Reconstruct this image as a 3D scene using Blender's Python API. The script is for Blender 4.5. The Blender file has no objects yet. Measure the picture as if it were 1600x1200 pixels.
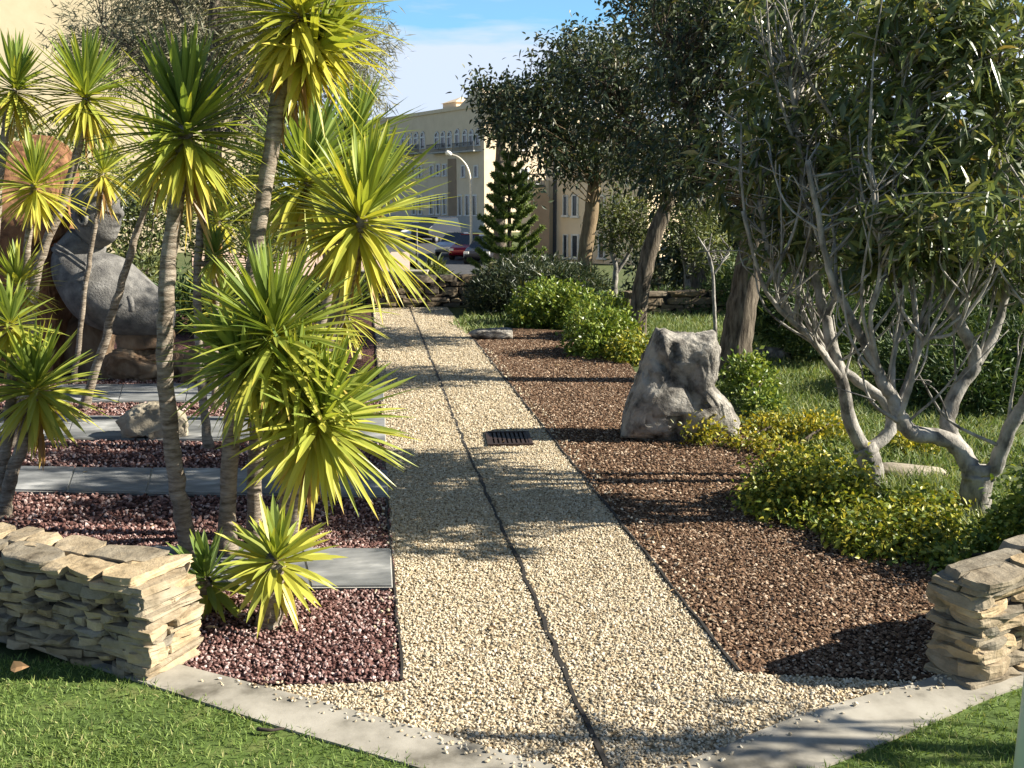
import bpy, math, random
import numpy as np
from mathutils import Vector, Matrix, noise
R = math.radians
rng = np.random.default_rng(7)
random.seed(7)
scn = bpy.context.scene
COL = scn.collection

# ---------------------------------------------------------------- camera, sky, sun
CAMH, FPX = 1.70, 1600.0
PITCH = math.atan(282 / 1600.0)
YAW = math.atan(0.14375 / math.sqrt(1 + 0.17625 ** 2))
cam_d = bpy.data.cameras.new("camera")
cam_d.sensor_width = 36.0
cam_d.lens = 36.0
cam_d.clip_end = 2000.0
cam_d.clip_start = 0.05
cam = bpy.data.objects.new("camera", cam_d)
COL.objects.link(cam)
cam.location = (0, 0, CAMH)
cam.rotation_euler = (math.pi / 2 - PITCH, 0, -YAW)
scn.camera = cam

SUN_AZ = R(101.0)       # clockwise from +Y
SUN_EL = R(32.0)
SKY = 0.05
EXPOSURE = 1.42
world = bpy.data.worlds.new("World")
scn.world = world
world.use_nodes = True
nt = world.node_tree
nt.nodes.clear()
wo = nt.nodes.new("ShaderNodeOutputWorld")
bg = nt.nodes.new("ShaderNodeBackground")
sky = nt.nodes.new("ShaderNodeTexSky")
sky.sky_type = 'NISHITA'
sky.sun_disc = False
sky.sun_elevation = SUN_EL
sky.sun_rotation = SUN_AZ
sky.air_density = 1.0
sky.dust_density = 0.4
sky.ozone_density = 2.0
tc = nt.nodes.new("ShaderNodeTexCoord")
sep = nt.nodes.new("ShaderNodeSeparateXYZ")
nt.links.new(tc.outputs["Generated"], sep.inputs[0])
mp = nt.nodes.new("ShaderNodeMapping")
mp.inputs["Scale"].default_value = (2.2, 2.2, 14.0)
nt.links.new(tc.outputs["Generated"], mp.inputs[0])
nz = nt.nodes.new("ShaderNodeTexNoise")
nz.inputs["Scale"].default_value = 2.6
nz.inputs["Detail"].default_value = 7.0
nz.inputs["Roughness"].default_value = 0.55
nt.links.new(mp.outputs[0], nz.inputs["Vector"])
m1 = nt.nodes.new("ShaderNodeMath"); m1.operation = 'MULTIPLY_ADD'
nt.links.new(nz.outputs[0], m1.inputs[0]); m1.inputs[1].default_value = -0.12
nt.links.new(sep.outputs[2], m1.inputs[2])
mr = nt.nodes.new("ShaderNodeMapRange")
nt.links.new(m1.outputs[0], mr.inputs[0])
mr.inputs[1].default_value = 0.118; mr.inputs[2].default_value = 0.085
mr.inputs[3].default_value = 0.0; mr.inputs[4].default_value = 0.95
mx = nt.nodes.new("ShaderNodeMixRGB")
nt.links.new(mr.outputs[0], mx.inputs[0])
mr2 = nt.nodes.new("ShaderNodeMapRange")
nt.links.new(sep.outputs[2], mr2.inputs[0])
mr2.inputs[1].default_value = 0.32; mr2.inputs[2].default_value = 0.16
mr2.inputs[3].default_value = 0.0; mr2.inputs[4].default_value = 0.8
mx0 = nt.nodes.new("ShaderNodeMixRGB")
nt.links.new(mr2.outputs[0], mx0.inputs[0])
nt.links.new(sky.outputs[0], mx0.inputs[1])
mx0.inputs[2].default_value = (2.3, 5.6, 9.2, 1)
nt.links.new(mx0.outputs[0], mx.inputs[1])
mx.inputs[2].default_value = (5.8, 6.6, 8.0, 1)
nt.links.new(mx.outputs[0], bg.inputs[0])
bg.inputs[1].default_value = SKY
nt.links.new(bg.outputs[0], wo.inputs[0])

sun_d = bpy.data.lights.new("sun", 'SUN')
sun_d.energy = 5.0
sun_d.angle = R(0.55)
sun_d.color = (1.0, 0.93, 0.80)
sun = bpy.data.objects.new("sun", sun_d)
COL.objects.link(sun)
SUND = Vector((math.sin(SUN_AZ) * math.cos(SUN_EL), math.cos(SUN_AZ) * math.cos(SUN_EL), math.sin(SUN_EL)))
sun.rotation_euler = SUND.to_track_quat('Z', 'Y').to_euler()
sun.location = (6, -3, 12)
vs = scn.view_settings
scn.display_settings.display_device = 'sRGB'
vs.view_transform = 'Standard'
vs.look = 'None'
vs.exposure = EXPOSURE
vs.gamma = 1.0
scn.cycles.max_bounces = 6
scn.cycles.transparent_max_bounces = 6
scn.cycles.use_denoising = True

# ---------------------------------------------------------------- placing helpers
cp, sp_ = math.cos(PITCH), math.sin(PITCH)
FW = np.array([math.sin(YAW), math.cos(YAW), 0.0])       # horizontal forward
RT = np.array([math.cos(YAW), -math.sin(YAW), 0.0])
UP = np.array([0.0, 0.0, 1.0])
FWD = FW * cp - UP * sp_
CUP = UP * cp + FW * sp_
CAMP = np.array([0, 0, CAMH])

def ray(px, py):
    return RT * ((px - 800) / FPX) + CUP * ((600 - py) / FPX) + FWD

def G(px, py, z=0.0):
    """photo pixel -> point on the level z"""
    r = ray(px, py)
    return CAMP + r * ((z - CAMH) / r[2])

def D(px, py, d):
    """photo pixel -> point at horizontal distance d"""
    r = ray(px, py)
    return CAMP + r * (d / np.dot(r, FW))

def dist(p):
    return float(np.dot(np.asarray(p), FW))

def terrain_z(x, y):
    x = np.asarray(x, float); y = np.asarray(y, float)
    def ss(a, b, t):
        t = np.clip((t - a) / (b - a), 0, 1); return t * t * (3 - 2 * t)
    low = -1.6 + 0.55 * np.clip((y - 65) / 35, 0, 1)
    right = ss(0.8, 3.2, x - (y - 20) * 0.02)
    f_right = ss(18.5, 28, y)
    f_left = ss(38, 50, y)
    f = f_right * right + f_left * (1 - right)
    return -0.03 + f * low

# ---------------------------------------------------------------- object helpers
def tag(o, label=None, cat=None, group=None, kind=None):
    if label: o["label"] = label
    if cat: o["category"] = cat
    if group: o["group"] = group
    if kind: o["kind"] = kind
    return o

def thing(name, loc, label, cat, group=None):
    o = bpy.data.objects.new(name, None)
    o.empty_display_size = 0.1
    o.location = tuple(float(v) for v in loc)
    COL.objects.link(o)
    return tag(o, label, cat, group)

class MB:
    """collects vertex / face arrays for one mesh"""
    def __init__(s):
        s.V = []; s.F = []; s.A = []; s.n = 0
    def add(s, V, F, a=0.0):
        V = np.asarray(V, float).reshape(-1, 3)
        if isinstance(F, np.ndarray): F = [F]
        for f in F:
            f = np.asarray(f, int)
            if f.size: s.F.append(f + s.n)
        s.V.append(V)
        s.A.append(np.full(len(V), a) if np.isscalar(a) else np.asarray(a, float))
        s.n += len(V)
        return s
    def box(s, c, h, rot=None, taper=1.0):
        c = np.asarray(c, float); hx, hy, hz = h
        P = np.array([[x * hx * (taper if z > 0 else 1), y * hy * (taper if z > 0 else 1), z * hz] for z in (-1, 1) for y in (-1, 1) for x in (-1, 1)])
        if rot is not None: P = P @ np.asarray(rot).T
        s.add(P + c, np.array([[0, 2, 3, 1], [4, 5, 7, 6], [0, 1, 5, 4], [2, 6, 7, 3], [0, 4, 6, 2], [1, 3, 7, 5]]))
        return s
    def build(s, name, mat, parent=None, smooth=False, bevel=0.0):
        V = np.concatenate(s.V) if s.V else np.zeros((0, 3))
        if parent is not None:
            p = parent
            off = np.zeros(3)
            while p is not None:
                off += np.array(p.location); p = p.parent
            V = V - off
        me = bpy.data.meshes.new(name)
        sizes = np.concatenate([np.full(len(f), f.shape[1]) for f in s.F])
        loops = np.concatenate([f.ravel() for f in s.F])
        me.vertices.add(len(V)); me.vertices.foreach_set("co", V.ravel())
        me.loops.add(len(loops)); me.loops.foreach_set("vertex_index", loops.astype(np.int32))
        me.polygons.add(len(sizes))
        st = np.concatenate([[0], np.cumsum(sizes)[:-1]])
        me.polygons.foreach_set("loop_start", st.astype(np.int32))
        try: me.polygons.foreach_set("loop_total", sizes.astype(np.int32))
        except Exception: pass
        me.polygons.foreach_set("use_smooth", np.full(len(sizes), bool(smooth)))
        A = np.concatenate(s.A)
        if np.any(A != 0):
            at = me.attributes.new("age", 'FLOAT', 'POINT')
            at.data.foreach_set("value", A.astype(np.float32))
        me.update(calc_edges=True)
        me.validate()
        if mat: me.materials.append(mat)
        o = bpy.data.objects.new(name, me)
        COL.objects.link(o)
        if parent is not None: o.parent = parent
        if bevel:
            b = o.modifiers.new("bevel", 'BEVEL'); b.width = bevel; b.segments = 2
        return o

def unit(v):
    v = np.asarray(v, float)
    return v / np.maximum(np.linalg.norm(v, axis=-1, keepdims=True), 1e-9)

def rand_unit(n):
    return unit(rng.normal(size=(n, 3)))

def catmull(P, k=6):
    P = np.asarray(P, float)
    if len(P) < 3:
        t = np.linspace(0, 1, k + 1)[:, None]; return P[0] * (1 - t) + P[-1] * t
    Q = np.vstack([2 * P[0] - P[1], P, 2 * P[-1] - P[-2]])
    out = []
    for i in range(1, len(Q) - 2):
        p0, p1, p2, p3 = Q[i - 1], Q[i], Q[i + 1], Q[i + 2]
        for j in range(k):
            t = j / k
            out.append(0.5 * (2 * p1 + (p2 - p0) * t + (2 * p0 - 5 * p1 + 4 * p2 - p3) * t * t + (3 * p1 - p0 - 3 * p2 + p3) * t ** 3))
    out.append(P[-1])
    return np.array(out)

def tube(mb, P, r0, r1=None, n=8, knob=0.0, rad=None):
    P = np.asarray(P, float); m = len(P)
    if rad is None:
        rad = np.linspace(r0, r0 if r1 is None else r1, m)
    if knob: rad = rad * (1 + rng.uniform(-knob, knob, m))
    T = unit(np.gradient(P, axis=0))
    ref = np.array([0.3, 0.2, 1.0]) if abs(unit(P[-1] - P[0])[2]) < 0.8 else np.array([1.0, 0.25, 0.0])
    A = unit(np.cross(T, ref)); B = np.cross(T, A)
    th = np.linspace(0, 2 * np.pi, n, endpoint=False)
    V = P[:, None, :] + rad[:, None, None] * (np.cos(th)[None, :, None] * A[:, None, :] + np.sin(th)[None, :, None] * B[:, None, :])
    V = V.reshape(-1, 3)
    i = np.arange(m - 1)[:, None] * n; j = np.arange(n)[None, :]; j2 = (j + 1) % n
    F = np.stack([i + j, i + j2, i + n + j2, i + n + j], -1).reshape(-1, 4)
    V = np.vstack([V, P[0], P[-1]])
    a, b = m * n, m * n + 1
    jj = np.arange(n); jk = (jj + 1) % n
    C1 = np.stack([np.full(n, a), jk, jj], -1)
    C2 = np.stack([np.full(n, b), (m - 1) * n + jj, (m - 1) * n + jk], -1)
    mb.add(V, [F, C1, C2])

def leaf_batch(mb, base, d, nrm, L, W, droop=0.0, fold=0.12, prof=((0, .18), (.3, 1.0), (.65, .75), (1, .03)), age=None):
    """many curved, folded leaves at once"""
    N = len(base)
    L = np.broadcast_to(np.asarray(L, float), (N,)); W = np.broadcast_to(np.asarray(W, float), (N,))
    droop = np.broadcast_to(np.asarray(droop, float), (N,))
    d = unit(d); side = unit(np.cross(d, nrm)); nr = np.cross(side, d)
    S = len(prof); V = np.zeros((N, S, 3, 3))
    for k, (t, w) in enumerate(prof):
        c = base + d * (L * t)[:, None] + np.array([0, 0, -1.0]) * (droop * L * t * t)[:, None]
        V[:, k, 0] = c - side * (W * w / 2)[:, None] + nr * (fold * W * w)[:, None]
        V[:, k, 1] = c
        V[:, k, 2] = c + side * (W * w / 2)[:, None] + nr * (fold * W * w)[:, None]
    o = (np.arange(N) * S * 3)[:, None, None]
    k = (np.arange(S - 1) * 3)[None, :, None]
    q = np.array([[0, 1, 4, 3], [1, 2, 5, 4]])
    F = (o[..., None] + k[..., None] + q[None, None]).reshape(-1, 4)
    a = 0.0 if age is None else (np.repeat(age, S * 3) if np.ndim(age) == 1 else np.repeat(age.ravel(), 3))
    mb.add(V.reshape(-1, 3), F, a)

def quad_leaves(mb, base, d, nrm, L, W, age=None):
    """cheap leaf: one folded diamond"""
    N = len(base)
    d = unit(d); side = unit(np.cross(d, nrm)); nr = np.cross(side, d)
    L = np.broadcast_to(np.asarray(L, float), (N,))[:, None]; W = np.broadcast_to(np.asarray(W, float), (N,))[:, None]
    V = np.stack([base, base + d * L * .45 - side * W / 2 + nr * W * .2, base + d * L, base + d * L * .45 + side * W / 2 + nr * W * .2], 1)
    i = (np.arange(N) * 4)[:, None]
    F = np.concatenate([i + np.array([[0, 1, 2]]), i + np.array([[0, 2, 3]])])
    mb.add(V.reshape(-1, 3), F, 0.0 if age is None else np.repeat(age, 4))

# ---------------------------------------------------------------- materials
def new_mat(name):
    m = bpy.data.materials.new(name); m.use_nodes = True
    t = m.node_tree; t.nodes.clear()
    out = t.nodes.new("ShaderNodeOutputMaterial")
    b = t.nodes.new("ShaderNodeBsdfPrincipled")
    t.links.new(b.outputs[0], out.inputs[0])
    return m, t, b, out

def ramp(t, src, stops):
    r = t.nodes.new("ShaderNodeValToRGB")
    els = r.color_ramp.elements
    while len(els) < len(stops): els.new(0.5)
    for e, (p, c) in zip(els, stops):
        e.position = p; e.color = (*c, 1)
    t.links.new(src, r.inputs[0])
    return r.outputs[0]

def coords(t, scale=(1, 1, 1)):
    c = t.nodes.new("ShaderNodeTexCoord")
    mpn = t.nodes.new("ShaderNodeMapping"); mpn.inputs["Scale"].default_value = scale
    t.links.new(c.outputs["Object"], mpn.inputs[0])
    return mpn.outputs[0]

def noise_tex(t, vec, scale, detail=5, rough=.55):
    n = t.nodes.new("ShaderNodeTexNoise")
    n.inputs["Scale"].default_value = scale; n.inputs["Detail"].default_value = detail; n.inputs["Roughness"].default_value = rough
    if vec: t.links.new(vec, n.inputs["Vector"])
    return n.outputs[0]

def bump(t, b, h, strength=.3, distn=.02):
    bn = t.nodes.new("ShaderNodeBump"); bn.inputs["Strength"].default_value = strength; bn.inputs["Distance"].default_value = distn
    t.links.new(h, bn.inputs["Height"]); t.links.new(bn.outputs[0], b.inputs["Normal"])

def mixc(t, fac, a, b, mode='MIX'):
    m = t.nodes.new("ShaderNodeMixRGB"); m.blend_type = mode
    for s, v in ((0, fac), (1, a), (2, b)):
        if isinstance(v, (int, float)): m.inputs[s].default_value = v
        elif isinstance(v, tuple): m.inputs[s].default_value = (*v, 1)
        else: t.links.new(v, m.inputs[s])
    return m.outputs[0]

def island(t):
    g = t.nodes.new("ShaderNodeNewGeometry"); return g.outputs["Random Per Island"]

def leaf_mat(name, stops, rough=.42, trans=.25, spec=.5, use_age=False):
    m, t, b, out = new_mat(name)
    rnd = island(t)
    if use_age:
        at = t.nodes.new("ShaderNodeAttribute"); at.attribute_name = "age"
        ad = t.nodes.new("ShaderNodeMath"); ad.operation = 'MULTIPLY_ADD'
        t.links.new(rnd, ad.inputs[0]); ad.inputs[1].default_value = .22
        t.links.new(at.outputs["Fac"], ad.inputs[2])
        sb = t.nodes.new("ShaderNodeMath"); sb.operation = 'SUBTRACT'
        t.links.new(ad.outputs[0], sb.inputs[0]); sb.inputs[1].default_value = .11
        fac = sb.outputs[0]
    else: fac = rnd
    col = ramp(t, fac, stops)
    t.links.new(col, b.inputs["Base Color"])
    b.inputs["Roughness"].default_value = rough
    b.inputs["Specular IOR Level"].default_value = spec
    if trans > 0:
        tr = t.nodes.new("ShaderNodeBsdfTranslucent")
        t.links.new(mixc(t, 1.0, col, (1.0, .95, .45), 'MULTIPLY'), tr.inputs[0])
        mxs = t.nodes.new("ShaderNodeMixShader"); mxs.inputs[0].default_value = trans
        t.links.new(b.outputs[0], mxs.inputs[1]); t.links.new(tr.outputs[0], mxs.inputs[2])
        t.links.new(mxs.outputs[0], out.inputs[0])
    return m

def rough_mat(name, stops, scale=6, detail=6, rough=.9, bstr=.4, bdist=.01, stretch=(1, 1, 1), isl=0.0, bscale=None, spec=.25):
    m, t, b, out = new_mat(name)
    v = coords(t, stretch)
    n = noise_tex(t, v, scale, detail, .6)
    col = ramp(t, n, stops)
    if isl:
        k = ramp(t, island(t), [(0, (1 - isl * 1.1, 1 - isl, 1 - isl * .8)), (.5, (.95, .92, .9)), (1, (1 + isl * .6, 1 + isl * .35, 1 - isl * .05))])
        col = mixc(t, 1.0, col, k, 'MULTIPLY')
    t.links.new(col, b.inputs["Base Color"])
    b.inputs["Roughness"].default_value = rough
    b.inputs["Specular IOR Level"].default_value = spec
    bump(t, b, noise_tex(t, v, bscale or scale * 4, 6, .65), bstr, bdist)
    return m

def chips_mat(name, stops, rough=.95, spec=.1):
    m, t, b, out = new_mat(name)
    col = ramp(t, island(t), stops)
    n = noise_tex(t, coords(t), 90, 3)
    col = mixc(t, .35, col, ramp(t, n, [(.3, (.4, .4, .4)), (.7, (1.1, 1.1, 1.1))]), 'MULTIPLY')
    t.links.new(col, b.inputs["Base Color"])
    b.inputs["Roughness"].default_value = rough; b.inputs["Specular IOR Level"].default_value = spec
    return m

def bed_mat(name, stops, scale, gap=(.02, .015, .01), bstr=1.0):
    """ground under loose chips: voronoi cells with dark gaps"""
    m, t, b, out = new_mat(name)
    v = coords(t)
    vo = t.nodes.new("ShaderNodeTexVoronoi"); vo.inputs["Scale"].default_value = scale
    t.links.new(v, vo.inputs["Vector"])
    sp2 = t.nodes.new("ShaderNodeSeparateColor"); t.links.new(vo.outputs["Color"], sp2.inputs[0])
    col = ramp(t, sp2.outputs[0], stops)
    gapf = ramp(t, vo.outputs["Distance"], [(.35, (0, 0, 0)), (.75, (1, 1, 1))])
    col = mixc(t, gapf, col, gap)
    big = noise_tex(t, v, 1.3, 4)
    col = mixc(t, .5, col, ramp(t, big, [(.3, (.65, .62, .58)), (.7, (1.1, 1.1, 1.1))]), 'MULTIPLY')
    t.links.new(col, b.inputs["Base Color"]); b.inputs["Roughness"].default_value = .9
    b.inputs["Specular IOR Level"].default_value = .2
    bump(t, b, vo.outputs["Distance"], bstr, -.012)
    return m

def plain(name, c, rough=.6, metal=0.0, spec=.5, var=.12, scale=9):
    m, t, b, out = new_mat(name)
    n = noise_tex(t, coords(t), scale, 4)
    col = ramp(t, n, [(.3, tuple(x * (1 - var) for x in c)), (.7, tuple(x * (1 + var) for x in c))])
    t.links.new(col, b.inputs["Base Color"])
    b.inputs["Roughness"].default_value = rough; b.inputs["Metallic"].default_value = metal; b.inputs["Specular IOR Level"].default_value = spec
    return m

M = {}
M['path'] = bed_mat("cream_gravel_bed", [(0, (.42, .34, .22)), (.5, (.58, .48, .32)), (1, (.68, .60, .45))], 55, (.16, .12, .07))
M['pebble'] = chips_mat("cream_pebbles", [(0, (.13, .09, .05)), (.04, (.27, .20, .12)), (.16, (.43, .35, .235)), (.6, (.56, .475, .34)), (1, (.68, .615, .49))])
M['lava'] = bed_mat("lava_gravel_bed", [(0, (.05, .02, .018)), (.6, (.11, .045, .04)), (1, (.20, .11, .10))], 42, (.012, .006, .006))
M['lava_chip'] = chips_mat("lava_chips", [(0, (.07, .034, .03)), (.4, (.18, .095, .082)), (.75, (.31, .195, .175)), (1, (.56, .45, .42))])
M['mulch'] = bed_mat("bark_mulch_bed", [(0, (.06, .033, .018)), (.6, (.14, .08, .045)), (1, (.26, .17, .10))], 40, (.014, .008, .005))
M['mulch_chip'] = chips_mat("bark_chips", [(0, (.07, .04, .026)), (.45, (.175, .105, .066)), (.8, (.28, .185, .12)), (1, (.58, .46, .34))])
M['soil'] = rough_mat("grassy_soil", [(.3, (.04, .055, .018)), (.5, (.075, .10, .03)), (.62, (.10, .10, .045)), (.75, (.13, .11, .065))], 5, 8, .95, .5, .03)
M['lawn'] = rough_mat("lawn_soil", [(.3, (.05, .08, .018)), (.55, (.085, .13, .028)), (.72, (.14, .15, .05))], 5, 6, .95, .5, .02)
M['grass'] = leaf_mat("lawn_blades", [(0, (.085, .14, .03)), (.5, (.16, .24, .055)), (.85, (.24, .31, .08)), (1, (.42, .39, .18))], .55, .3, .3)
M['tall_grass'] = leaf_mat("tall_grass_blades", [(0, (.09, .14, .045)), (.6, (.19, .26, .09)), (1, (.36, .37, .19))], .55, .35, .3)
M['concrete'] = rough_mat("concrete", [(.34, (.12, .108, .085)), (.46, (.25, .23, .19)), (.58, (.33, .305, .255)), (.75, (.39, .365, .31))], 4.2, 12, .85, .18, .004, bscale=60)
M['slate'] = rough_mat("slate", [(.32, (.085, .09, .092)), (.47, (.16, .165, .166)), (.57, (.23, .234, .232)), (.68, (.40, .40, .39))], 2.6, 12, .8, .25, .006, stretch=(1, 2.2, 1), bscale=16, spec=.4)
M['grout'] = rough_mat("pale_grout", [(.3, (.34, .33, .30)), (.7, (.46, .45, .42))], 20, 4)
M['edging'] = plain("dark_edging", (.02, .017, .014), .8)
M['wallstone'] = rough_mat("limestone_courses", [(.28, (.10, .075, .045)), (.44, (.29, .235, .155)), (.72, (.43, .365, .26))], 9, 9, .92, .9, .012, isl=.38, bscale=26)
M['wallgap'] = plain("wall_joints", (.018, .014, .010), .95)
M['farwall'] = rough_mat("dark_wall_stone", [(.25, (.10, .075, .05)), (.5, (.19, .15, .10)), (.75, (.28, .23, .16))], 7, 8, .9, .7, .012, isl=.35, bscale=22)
M['boulder'] = rough_mat("grey_limestone_boulder", [(.36, (.05, .047, .042)), (.45, (.17, .157, .138)), (.54, (.31, .29, .255)), (.74, (.44, .415, .37))], 6.5, 12, .92, 1.0, .035, bscale=18)
M['paleblock'] = rough_mat("cream_limestone_block", [(.3, (.22, .19, .14)), (.7, (.40, .35, .27))], 6, 8, .92, .7, .02, bscale=18)
M['statue'] = rough_mat("carved_grey_stone", [(.3, (.075, .073, .072)), (.5, (.15, .145, .137)), (.6, (.19, .184, .174)), (.75, (.26, .25, .235))], 8, 10, .9, 1.0, .016, bscale=45)
M['statue_dark'] = plain("carved_hollow_stone", (.045, .042, .042), .9)
M['rust'] = rough_mat("rust_brown_stone", [(.3, (.06, .028, .015)), (.45, (.17, .08, .04)), (.58, (.25, .13, .065)), (.75, (.33, .19, .105))], 6, 11, .9, .6, .02, bscale=16)
M['plinth'] = rough_mat("streaked_plinth_stone", [(.3, (.07, .05, .035)), (.5, (.20, .13, .08)), (.7, (.33, .26, .18))], 5, 8, .9, .6, .015, stretch=(1, 1, .45), bscale=15)
M['yucca'] = leaf_mat("yucca_leaf", [(0, (.15, .23, .06)), (.22, (.26, .33, .065)), (.48, (.42, .43, .07)), (.76, (.62, .55, .09)), (.92, (.58, .42, .13)), (1, (.32, .18, .07))], .38, .40, .5, True)
M['yucca_bark'] = rough_mat("yucca_bark", [(.34, (.11, .085, .06)), (.5, (.26, .215, .165)), (.7, (.40, .35, .285))], 12, 9, .95, 1.0, .018, stretch=(1, 1, 4.0), bscale=20)
M['pale_bark'] = rough_mat("pale_smooth_bark", [(.34, (.08, .072, .062)), (.45, (.21, .195, .172)), (.56, (.32, .30, .268)), (.72, (.46, .435, .39))], 13, 10, .88, 1.0, .012, stretch=(1, 1, .6), bscale=38)
M['tree_bark'] = rough_mat("furrowed_bark", [(.34, (.035, .027, .02)), (.5, (.12, .098, .072)), (.7, (.24, .20, .15))], 16, 9, .95, 1.0, .03, stretch=(1.8, 1.8, .3), bscale=24)
M['tan_bark'] = rough_mat("tan_bark", [(.3, (.12, .085, .05)), (.55, (.23, .17, .10)), (.75, (.33, .26, .16))], 10, 7, .95, .6, .015, stretch=(1.6, 1.6, .4))
M['long_leaf'] = leaf_mat("long_glossy_leaf", [(0, (.055, .085, .038)), (.5, (.125, .165, .065)), (.8, (.21, .245, .09)), (.97, (.29, .28, .10)), (1, (.34, .23, .09))], .36, .34, .55)
M['dark_leaf'] = leaf_mat("dark_leaf", [(0, (.018, .032, .017)), (.6, (.042, .064, .03)), (.92, (.09, .105, .045)), (1, (.17, .15, .07))], .42, .25, .5)
M['olive_leaf'] = leaf_mat("olive_leaf", [(0, (.04, .06, .02)), (.6, (.11, .14, .045)), (1, (.24, .25, .08))], .5, .25, .35)
M['grey_needle'] = leaf_mat("grey_needle", [(0, (.13, .135, .085)), (.6, (.25, .25, .165)), (1, (.38, .37, .26))], .65, .2, .25)
M['bright_bush'] = leaf_mat("bright_bush_leaf", [(0, (.06, .115, .02)), (.5, (.16, .23, .035)), (1, (.34, .38, .07))], .42, .25, .45)
M['gold_bush'] = leaf_mat("golden_bush_leaf", [(0, (.05, .09, .014)), (.35, (.14, .19, .028)), (.7, (.31, .33, .045)), (1, (.56, .48, .07))], .45, .28, .4)
M['gold_cover'] = leaf_mat("golden_cover_leaf", [(0, (.09, .13, .02)), (.45, (.24, .25, .035)), (.8, (.46, .40, .045)), (1, (.60, .47, .05))], .45, .28, .4)
M['juniper'] = leaf_mat("juniper_leaf", [(0, (.022, .048, .015)), (.6, (.06, .105, .03)), (1, (.15, .19, .05))], .55, .2, .3)
M['norfolk'] = leaf_mat("norfolk_needle", [(0, (.08, .13, .04)), (.6, (.18, .25, .06)), (1, (.30, .35, .09))], .5, .15, .35)
M['plaster'] = rough_mat("cream_plaster", [(.3, (.46, .385, .25)), (.7, (.54, .46, .31))], 1.2, 6, .9, .1, .01)
M['plaster_pale'] = rough_mat("pale_cream_plaster", [(.3, (.63, .50, .345)), (.7, (.71, .575, .41))], 1.2, 6, .9, .1, .01)
M['plaster_grey'] = rough_mat("grey_stone_base", [(.3, (.34, .33, .31)), (.7, (.44, .43, .40))], 1.5, 6, .9, .1, .01)
M['plaster_brown_and_shade'] = rough_mat("brown_plaster_and_arch_shade", [(.3, (.25, .18, .12)), (.7, (.32, .23, .15))], 1.5, 6)  # brown of the stair bay, and painted shade for the porch arch
M['frame'] = plain("white_window_frame", (.62, .60, .56), .6)
M['pane'] = plain("window_glass", (.03, .035, .045), .12, spec=.8)
M['rail'] = plain("dark_railing", (.06, .06, .065), .6)
M['asphalt'] = rough_mat("asphalt", [(.3, (.045, .046, .05)), (.7, (.075, .076, .08))], 3, 7, .9, .3, .005, bscale=80)
M['pave'] = rough_mat("pavement", [(.3, (.26, .25, .235)), (.7, (.36, .345, .32))], 3, 7)
M['pinkpave'] = rough_mat("pink_paving", [(.3, (.42, .29, .22)), (.7, (.55, .40, .31))], 3, 7)
M['tyre'] = plain("tyre_rubber", (.015, .015, .016), .85)
M['rim'] = plain("wheel_rim", (.45, .45, .46), .35, .8)
M['carglass'] = plain("car_glass", (.02, .025, .03), .08, spec=.9)
M['lamp'] = plain("lamp_lens", (.75, .73, .66), .2)
M['red'] = plain("red_car_paint", (.24, .012, .03), .25, .2)
M['silver'] = plain("silver_car_paint", (.50, .53, .58), .3, .4)
M['darkcar'] = plain("dark_car_paint", (.035, .037, .045), .25, .3)
M['whitecar'] = plain("white_car_paint", (.68, .68, .70), .3)
M['polegrey'] = plain("pale_lamp_post", (.52, .48, .40), .5, .2)
M['iron'] = plain("brown_iron", (.05, .032, .026), .6, .5)
M['pit'] = plain("drain_pit", (.008, .006, .005), .95)
M['postgreen'] = plain("pale_green_paint", (.42, .50, .40), .45, var=.05)
M['dryleaf'] = plain("dry_leaf", (.34, .20, .09), .8)
M['stick'] = plain("dark_stick", (.04, .028, .02), .9)

# ---------------------------------------------------------------- ground and paving (setting)
def sheet(name, pts, z, mat, kind="structure", thick=0.0):
    import bmesh
    bm = bmesh.new()
    vs_ = [bm.verts.new((p[0], p[1], z)) for p in pts]
    f = bm.faces.new(vs_)
    if f.normal.z < 0: f.normal_flip()
    if thick:
        r = bmesh.ops.extrude_face_region(bm, geom=[f])
        for v in r['geom']:
            if isinstance(v, bmesh.types.BMVert): v.co.z -= thick
    bmesh.ops.recalc_face_normals(bm, faces=bm.faces[:])
    bmesh.ops.triangulate(bm, faces=bm.faces[:])
    me = bpy.data.meshes.new(name); bm.to_mesh(me); bm.free()
    me.polygons.foreach_set("use_smooth", np.zeros(len(me.polygons), bool))
    if not thick and len(me.polygons) and me.polygons[0].normal.z < 0: me.flip_normals()
    me.materials.append(mat)
    o = bpy.data.objects.new(name, me); COL.objects.link(o)
    if kind: o["kind"] = kind
    return o

def inside(px, py, poly):
    poly = np.array([(p[0], p[1]) for p in poly]); c = np.zeros(len(px), bool); n = len(poly)
    for i in range(n):
        x1, y1 = poly[i]; x2, y2 = poly[(i + 1) % n]
        cond = ((y1 > py) != (y2 > py))
        xi = (x2 - x1) * (py - y1) / ((y2 - y1) if abs(y2 - y1) > 1e-12 else 1e-12) + x1
        c ^= cond & (px < xi)
    return c

xs = np.unique(np.concatenate([np.linspace(-400, -40, 10), np.linspace(-40, 40, 81), np.linspace(40, 400, 10)]))
ys = np.unique(np.concatenate([np.linspace(-60, 0, 7), np.linspace(0, 60, 81), np.linspace(60, 130, 36), np.linspace(130, 700, 10)]))
X, Y = np.meshgrid(xs, ys)
Z = terrain_z(X, Y)
mb = MB(); nx = len(xs)
i = (np.arange(len(ys) - 1)[:, None] * nx + np.arange(nx - 1)[None, :]).ravel()
mb.add(np.stack([X.ravel(), Y.ravel(), Z.ravel()], 1), np.stack([i, i + 1, i + nx + 1, i + nx], 1))
tag(mb.build("ground", M['soil'], smooth=True), kind="structure")

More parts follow.
